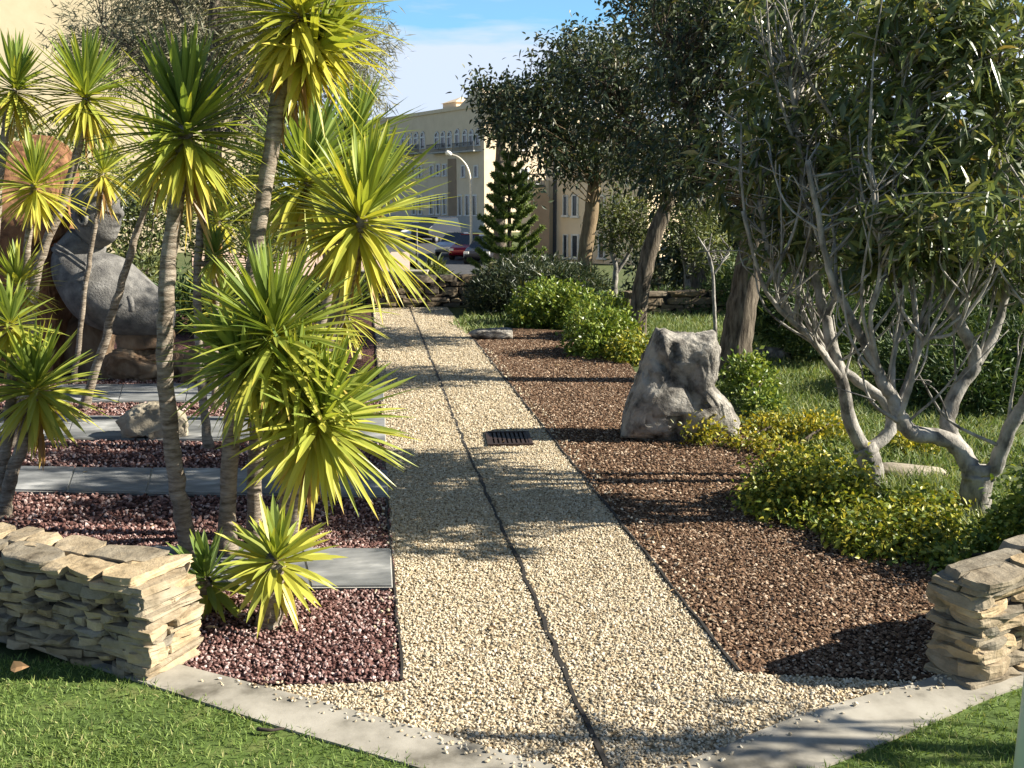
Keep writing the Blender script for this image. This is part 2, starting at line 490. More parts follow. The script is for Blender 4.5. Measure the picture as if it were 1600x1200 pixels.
# path edges (the path runs along +Y)
XL = 0.5 * (G(632, 1065)[0] + G(606, 780)[0])
XC = np.mean([G(940, 1180)[0], G(815, 880)[0], G(720, 680)[0], G(645, 490)[0]])
XR = np.mean([G(1150, 1050)[0], G(1000, 870)[0], G(895, 730)[0], G(820, 625)[0]])
YF = G(650, 481)[1]
inner = catmull([G(*p) for p in ((200, 1022), (310, 1050), (500, 1100), (700, 1155), (840, 1194), (950, 1212), (1060, 1198), (1250, 1122), (1440, 1067), (1530, 1042), (1700, 995))], 6)
outer = catmull([G(*p) for p in ((130, 1040), (240, 1076), (430, 1138), (640, 1200), (790, 1248), (950, 1268), (1120, 1256), (1290, 1202), (1490, 1118), (1590, 1078), (1800, 1010))], 6)
slab_z = 0.012
sheet("concrete_kerb", [tuple(p) for p in inner] + [tuple(p) for p in outer[::-1]], slab_z, M['concrete'], thick=.08)
# lawn on the camera side
lawn_poly = [tuple(p) for p in outer] + [(9, outer[-1][1] + 2.2), (9, -8), (-9, -8), (-9, outer[0][1] + 2.4)]
sheet("lawn", lawn_poly, 0.004, M['lawn'])
y_in = np.interp
# path polygon with the splayed mouth at the near end
mouth_l = G(400, 1075); mouth_r = G(1440, 1064)
inner_mid = [tuple(p) for p in inner if mouth_l[0] - .05 < p[0] < mouth_r[0] + .05]
path_poly = inner_mid + [(XR + .02, G(1150, 1052)[1]), (XR, YF), (XL, YF), (XL, G(632, 1065)[1])]
sheet("path", path_poly, 0.0, M['path'])
# lava gravel on the left
lava_poly = [(XL, G(632, 1066)[1]), (XL, YF), (-9, YF), (-9, 4.6), tuple(G(0, 985)), tuple(G(200, 1022)), tuple(G(310, 1050)), tuple(G(400, 1068))]
sheet("lava_gravel_bed", lava_poly, -0.004, M['lava'])
# mulch on the right
mulch_poly = [(XR, G(1150, 1052)[1]), tuple(G(1440, 1062)), tuple(G(1700, 985)), tuple(G(1640, 900)), tuple(G(1330, 830)), tuple(G(1270, 720)), tuple(G(1150, 660)), tuple(G(1000, 640)), tuple(G(1000, 590)), tuple(G(960, 540)), tuple(G(880, 516)), tuple(G(820, 512)), (XR, G(728, 512)[1])]
sheet("mulch_bed", mulch_poly, -0.004, M['mulch'])

def strip_line(name, x, y0, y1, w, z, mat, h=.012, wob=.008):
    ys_ = np.arange(y0, y1, .12); n = len(ys_)
    cx = x + np.cumsum(rng.normal(0, wob * .35, n)) * .5 + rng.normal(0, wob * .4, n)
    cx -= np.linspace(0, cx[-1] - x, n)
    ww = w * rng.uniform(.65, 1.35, n)
    V = np.concatenate([np.stack([cx - ww, ys_, np.full(n, -.01)], 1), np.stack([cx - ww * .8, ys_, np.full(n, z + h)], 1), np.stack([cx + ww * .8, ys_, np.full(n, z + h)], 1), np.stack([cx + ww, ys_, np.full(n, -.01)], 1)])
    i = np.arange(n - 1); F = np.concatenate([np.stack([i + k * n, i + (k + 1) * n, i + 1 + (k + 1) * n, i + 1 + k * n], 1) for k in range(3)])
    b = MB(); b.add(V, F[:, ::-1])
    return tag(b.build(name, mat), kind="structure")
strip_line("path_joint", XC, 2.75, YF, .0105, .0, M['edging'], .008, .012)
strip_line("path_edging", XR + .008, G(1150, 1052)[1], G(745, 530)[1], .007, .0, M['edging'], .012)
strip_line("path_edging", XL - .006, G(632, 1065)[1], YF, .006, .0, M['edging'], .011)

def slate(name, quad, splits):
    """a run of slate slabs with pale joints; quad: far-left, far-right, near-right, near-left"""
    A, B, C, Dq = [np.array(q) for q in quad]
    b = MB(); t = np.linspace(0, 1, splits + 1); g = .006
    for k in range(splits):
        a0, a1 = t[k], t[k + 1]
        P = [A + (B - A) * a0, A + (B - A) * a1, Dq + (C - Dq) * a1, Dq + (C - Dq) * a0]
        c = sum(P) / 4; P = [p + unit(c - p) * g * 1.6 for p in P]
        zt = .022 + rng.uniform(-.003, .003)
        V = np.array([[p[0], p[1], zz] for zz in (-.02, zt) for p in P])
        b.add(V, np.array([[0, 1, 5, 4], [1, 2, 6, 5], [2, 3, 7, 6], [3, 0, 4, 7], [7, 6, 5, 4]])[:, ::-1])
    tag(b.build(name, M['slate']), kind="structure")
    sheet("slate_joints", [tuple(p) for p in (A, B, C, Dq)], .012, M['grout'])
slate("slate_path", (G(60, 858), G(611, 862), G(614, 922), G(100, 925)), 4)
slate("slate_path", (G(-240, 730), G(606, 739), G(607, 780), G(-260, 766)), 7)
slate("slate_path", (G(-240, 650), G(602, 656), G(603, 694), G(-260, 684)), 7)
slate("slate_path", (G(90, 604), G(600, 600), G(600, 628), G(80, 631)), 5)

# ---- loose stones as real little bodies
OCT = np.array([[1, 0, 0], [-1, 0, 0], [0, 1, 0], [0, -1, 0], [0, 0, 1], [0, 0, -1.]])
_ph = (1 + 5 ** .5) / 2
ICO = unit(np.array([[-1, _ph, 0], [1, _ph, 0], [-1, -_ph, 0], [1, -_ph, 0], [0, -1, _ph], [0, 1, _ph], [0, -1, -_ph], [0, 1, -_ph], [_ph, 0, -1], [_ph, 0, 1], [-_ph, 0, -1], [-_ph, 0, 1]]))
ICOF = np.array([[0, 11, 5], [0, 5, 1], [0, 1, 7], [0, 7, 10], [0, 10, 11], [1, 5, 9], [5, 11, 4], [11, 10, 2], [10, 7, 6], [7, 1, 8], [3, 9, 4], [3, 4, 2], [3, 2, 6], [3, 6, 8], [3, 8, 9], [4, 9, 5], [2, 4, 11], [6, 2, 10], [8, 6, 7], [9, 8, 1]])
def scatter(poly, per_m2, near_y, far_y, xmax=4.5):
    P = np.asarray([p[:2] for p in poly]); lo, hi = P.min(0), P.max(0)
    lo[1] = max(lo[1], near_y); hi[1] = min(hi[1], far_y); lo[0] = max(lo[0], -5.5); hi[0] = min(hi[0], xmax)
    n = int((hi - lo).prod() * per_m2)
    q = rng.uniform(lo, hi, (n, 2))
    return q[inside(q[:, 0], q[:, 1], P)]
def pebbles(name, q, s0, s1, flat, mat, z0=0.0):
    n = len(q); s = rng.uniform(s0, s1, n)
    sc = np.stack([s * rng.uniform(.7, 1.35, n), s * rng.uniform(.6, 1.1, n), s * flat * rng.uniform(.7, 1.2, n)], 1)
    V = ICO[None] * (1 + rng.uniform(-.22, .22, (n, 12, 1))) * sc[:, None, :]
    tx = rng.normal(0, .35, (n, 2)); V[:, :, 2] += V[:, :, 0] * tx[:, :1] + V[:, :, 1] * tx[:, 1:]
    a = rng.uniform(0, 2 * np.pi, n); c, s_ = np.cos(a)[:, None], np.sin(a)[:, None]
    x = V[:, :, 0] * c - V[:, :, 1] * s_; y = V[:, :, 0] * s_ + V[:, :, 1] * c
    V[:, :, 0] = x + q[:, :1]; V[:, :, 1] = y + q[:, 1:2]
    V[:, :, 2] += z0 + (sc[:, 2] * rng.uniform(.2, .9, n))[:, None]
    F = (np.arange(n) * 12)[:, None, None] + ICOF[None]
    b = MB(); b.add(V.reshape(-1, 3), F.reshape(-1, 3))
    return tag(b.build(name, mat), kind="stuff")
slate_polys = [[G(60, 858), G(611, 862), G(614, 922), G(100, 925)], [G(-240, 730), G(606, 739), G(607, 780), G(-260, 766)], [G(-240, 650), G(602, 656), G(603, 694), G(-260, 684)], [G(90, 604), G(600, 600), G(600, 628), G(80, 631)]]
def clear_slate(q, keep=.022):
    k = np.ones(len(q), bool)
    for p in slate_polys: k &= ~(inside(q[:, 0], q[:, 1], p) & (rng.uniform(0, 1, len(q)) > keep))
    return q[k]
GR = [G(757, 678), G(823, 677), G(833, 697), G(766, 698)]          # drain grate corners
q = scatter(path_poly, 9500, 2.6, 7.2)
q = q[~inside(q[:, 0], q[:, 1], GR)]
q = q[(np.abs(q[:, 0] - XC) > .013) | (rng.uniform(0, 1, len(q)) < .15)]
pebbles("gravel", q, .0032, .0072, .7, M['pebble'])
q = scatter(path_poly, 3000, 7.2, 17.0)
q = q[(~inside(q[:, 0], q[:, 1], GR)) & (np.abs(q[:, 0] - XC) > .012)]
pebbles("gravel", q, .0045, .0095, .7, M['pebble'])
qs = scatter([(XL - .10, 3.6), (XL, 3.6), (XL, 8), (XL - .10, 8)], 260, 3.4, 9)      # strays off the path
q = np.concatenate([qs, scatter([(XR, 3.8), (XR + .12, 3.8), (XR + .12, 12), (XR, 12)], 250, 3.4, 12)])
pebbles("gravel", q, .006, .011, .75, M['pebble'], .004)
ki = rng.integers(8, len(inner) - 8, 420); qk = inner[ki][:, :2] + np.stack([rng.normal(0, .05, 420), -np.abs(rng.normal(0, .035, 420))], 1)
pebbles("gravel", qk, .0035, .008, .72, M['pebble'], slab_z)
q = clear_slate(scatter(lava_poly, 6400, 3.4, 5.4)); pebbles("lava_gravel", q, .004, .009, .75, M['lava_chip'])
q = clear_slate(scatter(lava_poly, 1900, 5.4, 10.5)); pebbles("lava_gravel", q, .006, .013, .8, M['lava_chip'])
q = scatter(mulch_poly, 8200, 2.9, 5.6); pebbles("bark_mulch", q, .0035, .0095, .38, M['mulch_chip'])
q = scatter(mulch_poly, 4600, 5.6, 13.5); pebbles("bark_mulch", q, .0045, .0108, .38, M['mulch_chip'])

# ---- lawn blades
def blades(name, q, h0, h1, w, mat, z=0.0, lean=.5, droop=.25):
    n = len(q); base = np.column_stack([q, np.full(n, z)])
    d = unit(np.column_stack([rng.normal(0, lean, n), rng.normal(0, lean, n), np.ones(n)]))
    b = MB()
    leaf_batch(b, base, d, rand_unit(n), rng.uniform(h0, h1, n), w * rng.uniform(.7, 1.3, n), droop, .15, ((0, .7), (.45, 1.0), (1, .05)))
    return tag(b.build(name, mat), kind="stuff")
qa = rng.uniform((-3.6, 1.9), (3.4, 5.4), (420000, 2))
qk = qa + np.stack([np.zeros(len(qa)), -np.abs(rng.normal(0, .018, len(qa)))], 1)
qa = qa[inside(qk[:, 0], qk[:, 1], lawn_poly)]
lat = qa @ RT[:2]; dep = qa @ FW[:2]
vis = (np.abs(lat / dep) < .62) & (dep > 2.3) & ~((np.abs(qa[:, 0] - XC) < .5) & (dep < 2.9))
qa = qa[vis]
dens = rng.uniform(0, 1, len(qa)) < np.clip(.55 + .5 * np.sin(qa[:, 0] * 5.1) * np.cos(qa[:, 1] * 6.3), .35, 1)
blades("grass", qa[dens], .018, .048, .0034, M['grass'], 0.0, .55)

# ---------------------------------------------------------------- dry-stone walls
def stone_chunk(mb, c, ax, hx, hy, hz, rough=.10):
    """one rough stone block: subdivided box, rounded and knocked about"""
    g = np.array([-1, -.9, -.45, 0, .45, .9, 1]); n = len(g)
    V = []; F = []; idx = {}
    def vid(p):
        k = tuple(np.round(p, 4))
        if k not in idx: idx[k] = len(V); V.append(p)
        return idx[k]
    for a in range(3):
        for s in (-1, 1):
            for u in range(n - 1):
                for v in range(n - 1):
                    qd = []
                    for (du, dv) in ((0, 0), (1, 0), (1, 1), (0, 1)):
                        p = [0, 0, 0]; p[a] = s; p[(a + 1) % 3] = g[u + du]; p[(a + 2) % 3] = g[v + dv]
                        qd.append(vid(p))
                    F.append(qd if s > 0 else qd[::-1])
    V = np.array(V, float)
    seed = rng.uniform(0, 60, 3); tilt = rng.normal(0, .05); wedge = rng.normal(0, .06)
    h3 = np.array([hx, hy, hz]); out = V.copy()
    for k in range(len(V)):
        q = V[k] * h3
        n1 = noise.noise_vector(Vector(q * 9 + seed)); n2 = noise.noise_vector(Vector(q * 38 + seed)); n3 = noise.noise(Vector((q[0] * 12, q[1] * 12, q[2] * 110)) + Vector(seed))
        out[k] += (np.array(n1) * np.array([.014, .012, .004]) + np.array(n2) * np.array([.005, .005, .003])) / h3
        out[k][1] += n3 * .006 / hy; out[k][0] += n3 * .006 / hx
    out[:, 2] += tilt * V[:, 0] + wedge * V[:, 0] * V[:, 2]
    P0 = out * h3
    for q in range(7):
        nv = unit(np.array([rng.normal(0, .7), rng.choice([-1, 1]) * rng.uniform(.3, 1.2), rng.normal(0, .55)]))
        lim = np.percentile(P0 @ nv, rng.uniform(80, 97)); ex = np.clip(P0 @ nv - lim, 0, None)
        P0 = P0 - ex[:, None] * nv * .92
    for q in range(2):
        nv = unit(np.array([rng.choice([-1, 1]) * rng.uniform(.6, 1.2), rng.normal(0, .7), rng.normal(0, .5)]))
        lim = np.percentile(P0 @ nv, rng.uniform(88, 98)); ex = np.clip(P0 @ nv - lim, 0, None)
        P0 = P0 - ex[:, None] * nv * .92
    V = P0 / h3
    P = V * np.array([hx, hy, hz])
    W = P[:, :1] * ax[0] + P[:, 1:2] * ax[1] + P[:, 2:] * UP
    mb.add(W + c, np.array(F))

def dry_wall(name, A, B, thick, h, courses, label, mat_s, h_end=None, lmin=.06, lmax=.22, lift=0.0):
    """A, B: ends of the front foot of the wall on the ground; the wall grows backwards by thick"""
    A = np.array(A, float); B = np.array(B, float); A[2] = B[2] = lift
    L = np.linalg.norm(B - A); u = (B - A) / L; nrm = np.array([-u[1], u[0], 0])
    if nrm[1] < 0: nrm = -nrm
    t = thing(name, (A + B) / 2 + nrm * thick / 2, label, "wall")
    core = MB()
    C = (A + B) / 2 + nrm * thick / 2 + UP * (h * .46)
    core.box(C, (L / 2 - .045, thick / 2 - .045, h * .46), np.stack([u, nrm, UP], 1))
    core.build("core", M['wallgap'], t)
    st = MB(); cap = MB()
    zc = 0.0
    hs = rng.uniform(.6, 1.4, courses); hs = hs / hs.sum() * h
    for k in range(courses):
        hk = hs[k]; last = k == courses - 1
        for face in range(2):
            pos = -rng.uniform(0, .05)
            while pos < L:
                w = rng.uniform(lmin, lmax) * (1.45 if last else 1)
                w = min(w, L - pos + rng.uniform(.0, .02))
                if w < .05: break
                dpt = thick * (.27 if not last else .28)
                f = .27 if not last else .25
                off = thick * (f if face == 0 else 1 - f) + rng.normal(0, .011)
                c = A + u * (pos + w / 2) + nrm * off + UP * (zc + hk / 2 + rng.normal(0, .004))
                jit = rng.normal(0, .05); uu = unit(u + nrm * jit); nn = np.array([-uu[1], uu[0], 0])
                stone_chunk(cap if last else st, c, (uu, nn), w / 2 * .965, dpt * rng.uniform(.96, 1.08), hk / 2 * rng.uniform(.86, 1.0), .11)
                pos += w
        for (E, sgn) in ((A, 1), (B, -1)):
            split = rng.uniform(.35, .65)
            if not last:
                for (lo, hi) in (((0, split), (split, 1)) if rng.uniform() < .5 else ((0, 1),)):
                    wv = (hi - lo) * thick
                    c = E + u * sgn * (.05 + rng.normal(0, .012)) + nrm * ((lo + hi) / 2 * thick) + UP * (zc + hk / 2)
                    stone_chunk(st, c, (nrm, -u), wv / 2 * 1.0, .075, hk / 2 * rng.uniform(.86, 1.0), .11)
        zc += hk
    st.build("stone_courses", mat_s, t)
    cap.build("coping", mat_s, t)
    return t

PL = G(228, 1068)
d_l = unit(G(0, 1012) - G(228, 1068))
dry_wall("dry_stone_wall", PL + d_l * 2.0, PL, .29, .385, 12, "low cream dry stone wall with shaded front beside the green lawn on the left", M['wallstone'])
PR = G(1530, 1079)
d_r = unit(np.array([0.93, 0.37, 0]))
dry_wall("dry_stone_wall", PR, PR + d_r * 1.9, .21, .41, 11, "low cream dry stone wall of thick slabs ending at the dark mulch on the right", M['wallstone'], lmin=.16, lmax=.34)
FL, FRt = G(380, 483), G(775, 478)
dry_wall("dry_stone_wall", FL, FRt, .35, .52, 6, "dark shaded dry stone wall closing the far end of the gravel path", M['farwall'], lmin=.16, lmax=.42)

# ---------------------------------------------------------------- rocks
def icosphere(sub):
    import bmesh
    bm = bmesh.new(); bmesh.ops.create_icosphere(bm, subdivisions=sub, radius=1)
    V = np.array([v.co[:] for v in bm.verts]); F = np.array([[v.index for v in f.verts] for f in bm.faces]); bm.free()
    return V, F

def outline_rock(name, outline, depth, thick, mat, label, cat="rock", sub=5, rough=.05, cracks=(), box=.55, parent=None, group=None, nscale=3.0, facets=9):
    """outline in photo pixels gives the front silhouette, thick is the real depth in metres"""
    O = np.array(outline, float); O = np.concatenate([O[k] + (O[(k + 1) % len(O)] - O[k]) * np.linspace(0, 1, 16, endpoint=False)[:, None] for k in range(len(O))]); c = np.array([(O[:, 0].min() + O[:, 0].max()) / 2, (O[:, 1].min() + O[:, 1].max()) / 2])
    ang = np.arctan2(-(O[:, 1] - c[1]), O[:, 0] - c[0]); rad = np.hypot(O[:, 0] - c[0], O[:, 1] - c[1])
    o_ = np.argsort(ang); ang, rad = ang[o_], rad[o_]
    ang = np.concatenate([ang - 2 * np.pi, ang, ang + 2 * np.pi]); rad = np.tile(rad, 3)
    V, F = icosphere(sub)
    s = np.hypot(V[:, 0], V[:, 2]); th = np.arctan2(V[:, 2], V[:, 0])
    r = np.interp(th, ang, rad) * (s ** box)
    px = c[0] + r * np.cos(th); py = c[1] - r * np.sin(th)
    dd = depth + thick / 2 + np.sign(V[:, 1]) * np.abs(V[:, 1]) ** .8 * thick / 2
    P = np.array([D(a, b, depth) for a, b in zip(px, py)]) + FW[None] * (dd - depth)[:, None]
    ctr = P.mean(0); sd = rng.uniform(0, 50, 3)
    nrm = unit(P - ctr)
    disp = np.zeros(len(P))
    for k in range(len(P)):
        v = Vector(P[k] * nscale + sd)
        n1 = noise.noise(v); n2 = noise.noise(v * 2.3); n3 = noise.noise(v * 5.5); n4 = noise.noise(v * 13)
        n5 = noise.noise(v * 27)
        disp[k] = rough * (.9 * n1 - .9 * abs(n2) - .5 * abs(n3) + .3 * n4 + .16 * n5)
    for line in cracks:
        ln = catmull(np.array([(a, b, 0) for a, b in line]), 6)[:, :2]
        dm = np.min(np.hypot(px[:, None] - ln[None, :, 0], py[:, None] - ln[None, :, 1]), axis=1)
        disp -= np.where(V[:, 1] < .2, .11 * np.exp(-(dm / 4.5) ** 2), 0)
    Pc = P - ctr
    for q in range(facets):
        nv = unit(np.array([rng.normal(0, 1), rng.normal(-.5, 1), rng.normal(.25, .7)]))
        pr_ = Pc @ nv; lim = np.percentile(pr_, rng.uniform(86, 97)); ex = np.clip(pr_ - lim, 0, None)
        Pc = Pc - ex[:, None] * nv * .85
    P = ctr + Pc + nrm * disp[:, None]
    b = MB(); b.add(P, F)
    base = np.array([ctr[0], ctr[1], max(P[:, 2].min(), 0)])
    if parent is None:
        o = b.build(name, mat, None, smooth=True)
        o.location = tuple(base)
        me = o.data; co = np.zeros(len(me.vertices) * 3); me.vertices.foreach_get("co", co)
        me.vertices.foreach_set("co", (co.reshape(-1, 3) - base).ravel()); me.update()
        return tag(o, label, cat, group)
    return b.build(name, mat, parent, smooth=True)

outline_rock("boulder", [(972, 694), (985, 640), (1002, 592), (1010, 566), (1022, 544), (1032, 520), (1044, 518), (1062, 524), (1092, 524), (1124, 522), (1132, 552), (1130, 588), (1124, 608), (1136, 622), (1156, 642), (1166, 668), (1164, 694), (1100, 700), (1040, 700)],
             dist(G(1065, 690)) - .05, .45, M['boulder'], "tall weathered grey boulder standing at the edge of the brown mulch", sub=6, rough=.03, facets=0, box=.28,
             cracks=([(1052, 540), (1056, 590), (1058, 640), (1056, 690)], [(1090, 575), (1092, 612), (1106, 625)], [(1030, 560), (1045, 585), (1052, 600)]))
outline_rock("limestone_block", [(168, 664), (195, 645), (240, 632), (280, 648), (296, 664), (292, 692), (235, 694), (180, 688)], dist(G(240, 692)), .3, M['paleblock'],
             "cream rough limestone block lying on slate slabs among yucca stems", cat="rock", rough=.04, box=.4)
outline_rock("flat_stone", [(728, 522), (745, 516), (790, 515), (818, 517), (822, 527), (790, 532), (740, 530)], dist(G(775, 531)), .3, M['boulder'],
             "low flat grey stone beside the far right edge of gravel path", rough=.025, sub=5, box=.3, facets=2)
outline_rock("flat_stone", [(1372, 734), (1400, 731), (1460, 738), (1505, 742), (1490, 750), (1420, 750), (1380, 746)], dist(G(1430, 750)), .2, M['paleblock'],
             facets=1, label="long pale flat stone in grass between the two pale trunked trees", rough=.005, sub=4, box=.45)
outline_rock("flat_stone", [(1178, 552), (1200, 546), (1240, 549), (1262, 560), (1230, 566), (1185, 563)], dist(G(1220, 567)), .4, M['boulder'],
             "small pale stone in grass just right of the thick trunk", rough=.02, sub=4, box=.45)

# ---------------------------------------------------------------- stone figure and its neighbour
SD = dist(G(180, 598))
st = thing("stone_statue", G(190, 598), "grey carved stone bust with a head in profile on a brown plinth", "statue")
def px_tube(mb, pts, d, n=28, yscale=1.0, k=8):
    """lathe-like body along a pixel polyline with pixel radii"""
    P = np.array([D(a, b, d) for a, b, r in pts]); r = np.array([c for _, _, c in pts]) * d / FPX
    Q = catmull(np.column_stack([P, r]), k) if P.shape[1] == 3 else None
    C, rr = Q[:, :3], np.maximum(Q[:, 3], .004)
    T = unit(np.gradient(C, axis=0)); A = unit(np.cross(T, FW)); B = np.tile(FW, (len(C), 1))
    th = np.linspace(0, 2 * np.pi, n, endpoint=False)
    V = C[:, None] + rr[:, None, None] * (np.cos(th)[None, :, None] * A[:, None] + yscale * np.sin(th)[None, :, None] * B[:, None])
    m = len(C); i = np.arange(m - 1)[:, None] * n; j = np.arange(n)[None]; j2 = (j + 1) % n
    F = np.stack([i + j, i + j2, i + n + j2, i + n + j], -1).reshape(-1, 4)
    VV = np.vstack([V.reshape(-1, 3), C[0], C[-1]]); jj = np.arange(n); jk = (jj + 1) % n
    mb.add(VV, [F, np.stack([np.full(n, m * n), jk, jj], -1), np.stack([np.full(n, m * n + 1), (m - 1) * n + jj, (m - 1) * n + jk], -1)])
b = MB()
px_tube(b, [(92, 386, 4), (98, 394, 20), (122, 422, 42), (158, 450, 58), (198, 474, 53), (232, 488, 42), (258, 495, 33), (264, 496, 28)], SD + .35, yscale=1.15)
b.build("torso", M['statue'], st, smooth=True)
# head: sphere pushed into a profile (nose to the right)
V, F = icosphere(5)
hd = V.copy()
hx = 40 + 0 * V[:, 0]
prof_y = V[:, 2]
X_ = V[:, 0] * 40; Z_ = V[:, 2] * 58; Y_ = V[:, 1] * 34
front = np.clip(V[:, 0], 0, 1) ** 1.2
nose = np.exp(-((Z_ + 4) / 11) ** 2) * np.exp(-(Y_ / 10) ** 2) * front * 13
brow = np.exp(-((Z_ - 22) / 7) ** 2) * front * 5
lips = (np.exp(-((Z_ + 21) / 4) ** 2) + np.exp(-((Z_ + 31) / 4) ** 2)) * np.exp(-(Y_ / 14) ** 2) * front * 5
chin = np.exp(-((Z_ + 44) / 8) ** 2) * np.exp(-(Y_ / 18) ** 2) * front * 8
eye = (np.exp(-((np.abs(Y_) - 14) / 7) ** 2) * np.exp(-((Z_ - 8) / 6) ** 2)) * front * 6
X_ = X_ + nose + brow + lips + chin - eye
X_ = np.clip(X_, -34, 60) ; Z_ = np.clip(Z_, -60, 46)
band = (Z_ > 22) & (Z_ < 32); X_ = X_ * np.where(band, 1.07, 1); Y_ = Y_ * np.where(band, 1.07, 1)
s_ = SD / FPX
hc = D(150, 330, SD + .30)
Pn = hc + (X_ * s_)[:, None] * unit(RT * .95 - FW * .3) + (Y_ * s_)[:, None] * unit(FW * .95 + RT * .3) + (Z_ * s_)[:, None] * UP
b = MB(); b.add(Pn, F)
head = b.build("head", M['statue'], st, smooth=True)
b = MB(); th = np.linspace(0, 2 * np.pi, 16)
ec = D(128, 337, SD + .30 - 33 * s_)
tube(b, np.array([ec + RT * math.cos(a) * 7 * s_ + UP * math.sin(a) * 13 * s_ for a in th]), 4 * s_, n=7)
b.build("ear", M['statue'], head, smooth=True)
b = MB(); px_tube(b, [(138, 372, 30), (128, 392, 36), (120, 408, 42)], SD + .36, yscale=.8, k=4); b.build("neck", M['statue'], st, smooth=True)
b = MB()
for off in (0, 9):
    tube(b, catmull([D(86, 382 + off, SD + .12), D(104, 392 + off, SD + .0), D(125, 408 + off, SD - .05), D(142, 418 + off, SD + .0)], 4), 2.6 * s_, n=6)
b.build("collar", M['statue'], st, smooth=True)
b = MB(); tube(b, catmull([D(202, 464, SD - .03), D(205, 474, SD - .06), D(205, 486, SD - .03)], 4), 4.5 * s_, n=8); b.build("carved_stud", M['statue'], st, smooth=True)
outline_rock("plinth_cap", [(158, 532), (168, 520), (250, 516), (262, 522), (262, 546), (210, 552), (165, 546)], SD + .12, .45, M['plinth'], None, sub=4, rough=.02, box=.35, parent=st)
outline_rock("plinth", [(140, 604), (152, 560), (160, 545), (250, 545), (272, 560), (280, 604), (210, 606)], SD + .0, .75, M['plinth'], None, sub=5, rough=.07, box=.35, parent=st, nscale=6)
outline_rock("dark_stone", [(276, 604), (278, 560), (290, 545), (312, 552), (320, 604), (300, 608)], SD - .1, .4, M['plinth'], "dark upright stone right of the carved bust's plinth", rough=.04, sub=4, box=.4)
outline_rock("dark_stone", [(80, 545), (95, 480), (130, 470), (170, 520), (165, 600), (120, 606), (84, 600)], SD + .55, .5, M['plinth'], "dark rough stone under the left side of the carved bust", rough=.05, sub=4, box=.4)
outline_rock("standing_stone", [(-70, 215), (-20, 196), (40, 197), (76, 212), (92, 250), (94, 330), (88, 372), (72, 380), (84, 392), (84, 470), (78, 560), (70, 600), (-60, 604), (-80, 400)],
             SD + .2, .7, M['rust'], "tall rust brown standing stone with a dark cleft at far left", sub=6, rough=.06, box=.35, cracks=([(-60, 384), (0, 382), (50, 384), (90, 380)],))

# ---------------------------------------------------------------- yuccas
YPROF = ((0, .55), (.12, .62), (.35, 1.0), (.6, .85), (.82, .5), (1, .03))
def rosette(mb, c, axis, L, n, W=.042, lo=-55, yellow=0.0, droop=1.0):
    n = int(n * 1.55); W = W * 1.12
    axis = unit(axis); a = unit(np.cross(axis, [0.3, 1, .1])); bb = np.cross(axis, a)
    k = np.arange(n); f = (k + .5) / n                                  # 0 top .. 1 bottom
    phi = k * 2.39996 + rng.normal(0, .18, n)
    el = np.radians(86 - (86 - lo) * f ** .85 + rng.normal(0, 7, n))
    d = axis * np.sin(el)[:, None] + (a * np.cos(phi)[:, None] + bb * np.sin(phi)[:, None]) * np.cos(el)[:, None]
    base = c - axis * (f * L * .30)[:, None] + d * .02
    nr = unit(axis - d * (d @ axis)[:, None] + .15 * rand_unit(n))
    Ls = L * (.62 + .5 * np.sin(np.pi * np.clip(f * .8 + .2, 0, 1))) * rng.uniform(.82, 1.12, n)
    age = np.clip(.10 + .55 * f ** 1.3 + yellow * .8 + rng.normal(0, .06, n), 0.001, 1)
    tip = np.where(rng.uniform(0, 1, n) < .35, rng.uniform(.15, .6, n), 0.0)
    age = np.repeat(age[:, None], len(YPROF), 1); age[:, -1] = np.clip(age[:, -1] + tip, 0, 1); age[:, -2] = np.clip(age[:, -2] + tip * .35, 0, 1); age[:, 0] = np.clip(age[:, 0] + .25, 0, 1)
    d = unit(d + .06 * rand_unit(n))
    leaf_batch(mb, base, d, nr, Ls, W * rng.uniform(.75, 1.2, n), droop * (.02 + .26 * f * np.clip(np.cos(el), 0.1, 1)) * rng.uniform(.3, 1.6, n), .16, YPROF, age)

def skirt(mb, c, axis, L, n):
    """dead leaves hanging under the head"""
    phi = rng.uniform(0, 6.28, n); el = np.radians(rng.uniform(-86, -62, n))
    d = np.stack([np.cos(phi) * np.cos(el), np.sin(phi) * np.cos(el), np.sin(el)], 1)
    leaf_batch(mb, c - unit(axis) * rng.uniform(.12, .32, n)[:, None], d, rand_unit(n), L * rng.uniform(.4, .8, n), .025, 0, .3, YPROF, rng.uniform(.88, 1.0, n))

